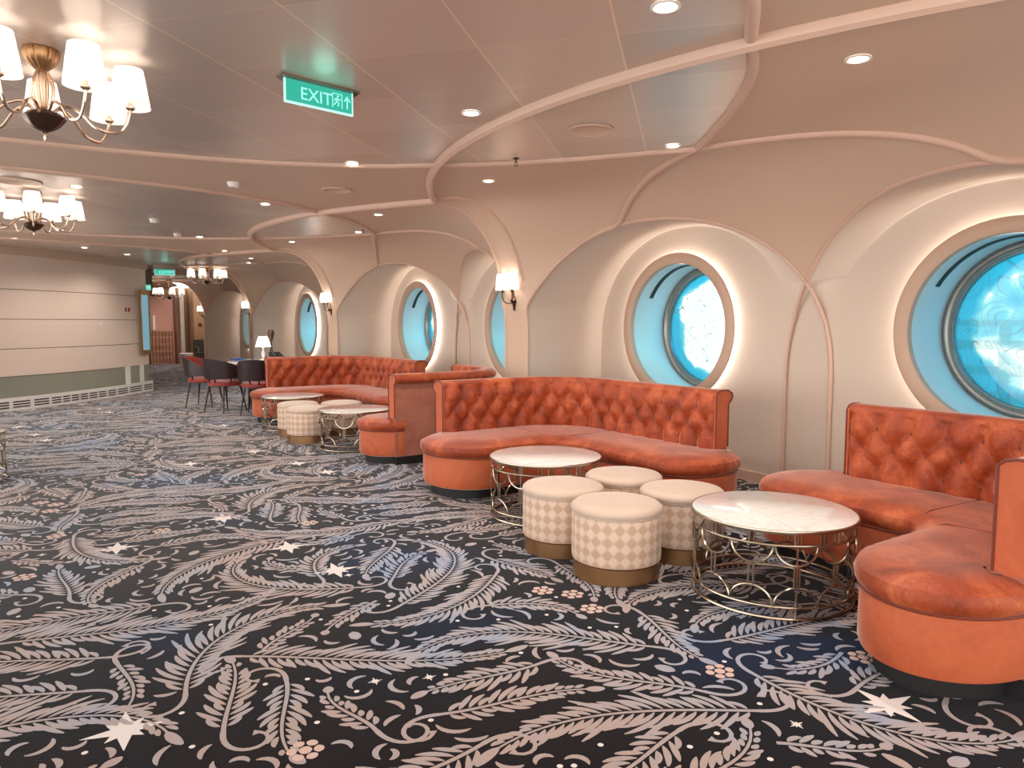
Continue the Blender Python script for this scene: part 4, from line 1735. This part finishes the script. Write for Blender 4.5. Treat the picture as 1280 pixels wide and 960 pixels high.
# ------------------------------------------------------------------ desk group with chairs
root = empty('round_desk', (3.25, 11.72, 0))
m = MB(); m.lathe([(0.0001, 0.70), (0.86, 0.70), (0.90, 0.715), (0.90, 0.735), (0.88, 0.748), (0.0001, 0.75)], seg=64)
for i in range(len(m.v)):
    x, y, z = m.v[i]; m.v[i] = (x * 0.88, y * 0.98, z)
m.build('tabletop', M['marble'], root)
m = MB(); m.lathe([(0.47, 0.0), (0.47, 0.05), (0.50, 0.06), (0.50, 0.66), (0.56, 0.70)], seg=48)
m.build('pedestal', M['darkwood'], root)
m = MB()
for k in range(6):
    a0 = -2.7 + k * 0.62
    for rr_, zz_ in ((0.19, 0.42), (0.24, 0.42), (0.12, 0.15)):
        pts = []
        for i in range(13):
            t = pi * i / 12
            a = a0 + cos(t) * rr_ / 0.5
            pts.append((0.506 * cos(a), 0.506 * sin(a), zz_ + rr_ * 0.75 * sin(t)))
        m.tube(pts, 0.007, 6)
m.build('inlay_arcs', M['nickel'], root)
tag(root, 'large round desk with pale marble top and dark drum base behind the far sofa', 'table')


def make_chair(x, y, rz, label):
    root = empty('dining_chair', (x, y, 0), rz)    # faces +x
    m = MB()
    sh = [(0.24 * cos(2 * pi * i / 32) * 1.0, 0.245 * sin(2 * pi * i / 32)) for i in range(32)]
    rows = [[(p[0] * s, p[1] * s, z) for p in sh] for s, z in ((0.9, 0.40), (1.0, 0.415), (1.02, 0.44), (0.97, 0.465), (0.8, 0.478), (0.4, 0.482))]
    m.quad_strip(rows, closed_u=True); m.poly(rows[0][::-1]); m.poly(rows[-1])
    m.build('seat', M['chairseat'], root)
    # curved shell back: deep at the rear, sweeping forward into arms
    inner, outer = [], []
    rI, rO = [], []
    for i in range(29):
        a = rad(62) + rad(236) * i / 28
        k = abs(a - pi) / rad(118)
        zt = 0.82 - 0.20 * k ** 2.2
        zb = 0.53 + 0.0 * k - 0.02 * (1 - k)
        rI.append([(0.245 * cos(a) - 0.0 - (z - 0.5) * 0.16 * (1 - k), 0.25 * sin(a), z) for z in [zb + (zt - zb) * j / 6 for j in range(7)]])
        rO.append([(0.285 * cos(a) - (z - 0.5) * 0.18 * (1 - k), 0.285 * sin(a), z) for z in [zb + (zt - zb) * j / 6 for j in range(7)]])
    m = MB(); m.quad_strip(rI); m.build('backrest', M['chairseat'], root, angle=60)
    m = MB(); m.quad_strip(rO)
    m.quad_strip([[r[-1] for r in rI], [r[-1] for r in rO]]); m.quad_strip([[r[0] for r in rI], [r[0] for r in rO]])
    m.quad_strip([rI[0], rO[0]]); m.quad_strip([rI[-1], rO[-1]])
    m.build('back_shell', M['chairback'], root, angle=60)
    m = MB()
    for a in (rad(110), rad(250), rad(165), rad(195)):
        m.tube([(0.22 * cos(a), 0.235 * sin(a), 0.43), (0.265 * cos(a), 0.27 * sin(a), 0.56)], 0.012, 6)
    m.build('back_supports', M['chairback'], root)
    for sx in (-1, 1):
        for sy in (-1, 1):
            m = MB(); m.tube([(sx * 0.15, sy * 0.16, 0.41), (sx * 0.215, sy * 0.215, 0.0)], [0.017, 0.009], 8)
            m.build('leg', M['darkwood'], root)
    tag(root, label, 'chair', 'red and dark dining chairs at the desk')
    return root


ch = make_chair(2.23, 12.45, rad(-35), 'dining chair with red inner back, leftmost at the round desk')
dup(ch, (2.36, 11.55, 0), rad(28), 'dining chair seen from its dark back, red seat under the gap, at the round desk')
dup(ch, (2.72, 10.98, 0), rad(62), 'dark dining chair in the shade between the round desk and the far sofa')

root = empty('table_lamp', (3.05, 11.95, 0.75))
m = MB(); m.lathe([(0.06, 0.0), (0.062, 0.01), (0.03, 0.02), (0.018, 0.04), (0.03, 0.08), (0.035, 0.11), (0.015, 0.15), (0.012, 0.18), (0.02, 0.2), (0.008, 0.215), (0.008, 0.24)], seg=20)
m.build('base', M['white'], root)
sm = shade_mesh(0.07, 0.125, 0.17).build('lamp_shade', M['shade'], root); sm.location = (0, 0, 0.215)
light('bulb_light', 'POINT', (0, 0, 0.29), 1.2, root, size=0.03)
tag(root, 'small white table lamp with pleated shade on the round desk', 'lamp')

root = empty('desk_phone', (3.25, 11.85, 0.75), rad(20))
m = MB()
m.poly([(-0.1, -0.09, 0), (0.1, -0.09, 0), (0.1, 0.09, 0), (-0.1, 0.09, 0)][::-1])
m.quad_strip([[(-0.1, -0.09, 0), (0.1, -0.09, 0)], [(-0.1, -0.09, 0.02), (0.1, -0.09, 0.02)], [(-0.1, 0.09, 0.13), (0.1, 0.09, 0.13)], [(-0.1, 0.09, 0), (0.1, 0.09, 0)]])
m.poly([(-0.1, -0.09, 0), (-0.1, -0.09, 0.02), (-0.1, 0.09, 0.13), (-0.1, 0.09, 0)]); m.poly([(0.1, -0.09, 0), (0.1, 0.09, 0), (0.1, 0.09, 0.13), (0.1, -0.09, 0.02)])
m.build('phone_body', M['black'], root, smooth=False)
m = MB(); m.tube([(-0.065, -0.07, 0.07), (-0.065, -0.03, 0.075), (-0.065, 0.04, 0.125), (-0.065, 0.085, 0.165)], [0.026, 0.015, 0.015, 0.026], 10)
m.build('handset', M['black'], root)
tag(root, 'black desk telephone beside the small lamp on the round desk', 'telephone')

root = empty('standing_folder', (2.68, 12.15, 0.75), rad(25))
m = MB(); m.box(-0.09, 0.09, -0.06, 0.05, 0.0, 0.035)
m.build('cover', M['bluebook'], root, smooth=False)
m = MB(); m.box(-0.085, 0.092, -0.055, 0.045, 0.005, 0.03)
m.build('pages', M['white'], root, smooth=False)
tag(root, 'blue folder lying on the left end of the round desk', 'folder')

root = empty('bust_ornament', (3.22, 12.1, 0.75))
m = MB(); m.lathe([(0.02, 0.0), (0.02, 0.20), (0.012, 0.28), (0.028, 0.34), (0.05, 0.40), (0.055, 0.45), (0.03, 0.49), (0.0001, 0.495)], seg=16)
m.build('body', M['darkmetal'], root)
tag(root, 'dark slim ornament rising behind the small white lamp', 'ornament')

# ------------------------------------------------------------------ things on the left wall
def wall_at(x):
    for a, b in zip(LWS, LWS[1:]):
        if a[0] <= x <= b[0]:
            f = (x - a[0]) / (b[0] - a[0])
            return a[1] + (b[1] - a[1]) * f, math.atan2(b[1] - a[1], b[0] - a[0])
    return LWS[-1][1], math.atan2(1.48, 1.04)


y, an = wall_at(1.44)
root = empty('safety_sign', (1.44, y, 1.60), an)
m = MB(); m.box(-0.10, 0.10, -0.008, 0.0, -0.05, 0.05); m.build('plate', M['white'], root, smooth=False)
m = MB()
for cx in (-0.055, 0.055):
    m.box(cx - 0.036, cx + 0.036, -0.011, -0.006, -0.04, 0.04)
m.build('red_symbols', M['red'], root, smooth=False)
tag(root, 'small red and white safety sign near the far end of the pale curved wall', 'sign')
y, an = wall_at(0.96)
m = MB(); m.box(-0.02, 0.02, -0.02, 0.0, -0.045, 0.045)
o = m.build('wall_button', M['white'], smooth=False, loc=(0.96, y, 1.34)); o.rotation_euler = (0, 0, an)
tag(o, 'small white switch unit in the middle of the pale curved wall', 'switch')
root = empty('tall_framed_panel', (1.76, 15.84, 1.36), rad(57))
m = MB()
for a in ((-0.19, -0.15, -0.60, 0.60), (0.15, 0.19, -0.60, 0.60), (-0.15, 0.15, 0.54, 0.62), (-0.15, 0.15, -0.62, -0.54)):
    m.box(a[0], a[1], -0.05, 0.0, a[2], a[3])
m.build('frame', M['gold'], root, smooth=False)
m = MB(); m.box(-0.15, 0.15, -0.03, -0.01, -0.54, 0.54); m.build('lit_glass', M['screenblue'], root, smooth=False)
tag(root, 'tall narrow gold-framed panel with blue glass at the end of the curved wall', 'framed panel')

# ------------------------------------------------------------------ the far doorway
root = struct(empty('door_1', (3.45, YMAX - 0.06, 0)))
m = MB()
m.box(-0.52, -0.36, -0.10, 0.0, 0, 2.3); m.box(0.36, 0.42, -0.1, 0, 0, 2.3); m.box(-0.36, 0.36, -0.1, 0, 2.22, 2.3)
m.build('door_frame', M['redwood'], root, smooth=False)
m = MB(); m.box(-0.36, 0.36, -0.04, 0.0, 0.0, 2.22); m.build('door_leaf', M['pinkwall'], root, smooth=False)
m = MB()
for i in range(7):
    x = -0.30 + i * 0.1
    m.tube([(x, -0.06, 0.05), (x, -0.06, 1.1)], 0.012, 6)
for j in range(5):
    z = 0.12 + j * 0.22
    for i in range(6):
        cx = -0.25 + i * 0.1
        m.tube([(cx + 0.045 * cos(t), -0.062, z + 0.045 * sin(t)) for t in [2 * pi * k / 10 for k in range(10)]], 0.008, 5, closed=True)
m.build('gold_grille', M['gold'], root)
m = MB(); m.tube([(-0.24, -0.09, 1.12), (-0.24, -0.09, 1.6)], 0.035, 8); m.build('light_column', M['shade'], root)
m = MB()
m.box(3.98, 4.10, YMAX - 0.35, YMAX - 0.05, 0, H)
struct(m.build('trim_20', M['paint_light'], smooth=False))
m = MB(); m.box(-0.05, 0.05, -0.02, 0, -0.05, 0.05)
o = m.build('light_switch', M['darkmetal'], smooth=False, loc=(4.43, YMAX - 1.2, 1.3))
tag(o, 'dark square light switch on the brown end wall', 'switch')
root = empty('settee', (4.60, YMAX - 1.65, 0))
m = MB(); m.box(-0.40, 0.40, -0.35, 0.3, 0.12, 0.42); m.build('seat', M['olive'], root)
m = MB(); m.box(-0.42, 0.42, 0.18, 0.34, 0.40, 0.82); m.build('backrest', M['olive'], root)
for sx in (-1, 1):
    m = MB(); m.tube([(sx * 0.38, -0.33, 0.0), (sx * 0.38, -0.33, 0.58), (sx * 0.38, 0.25, 0.60)], 0.018, 8); m.build('arm', M['gold'], root)
    m = MB(); m.tube([(sx * 0.38, 0.28, 0.0), (sx * 0.38, 0.28, 0.4)], 0.018, 8); m.build('leg', M['gold'], root)
tag(root, 'dark green settee against the brown end wall', 'sofa')
root = empty('planter_pot', (3.80, YMAX - 2.3, 0))
m = MB(); m.lathe([(0.12, 0.0), (0.15, 0.02), (0.19, 0.3), (0.2, 0.42), (0.17, 0.43), (0.16, 0.38), (0.0001, 0.38)], seg=20)
m.build('pot', M['white'], root)
tag(root, 'cream round pot standing left of the dark settee', 'pot')
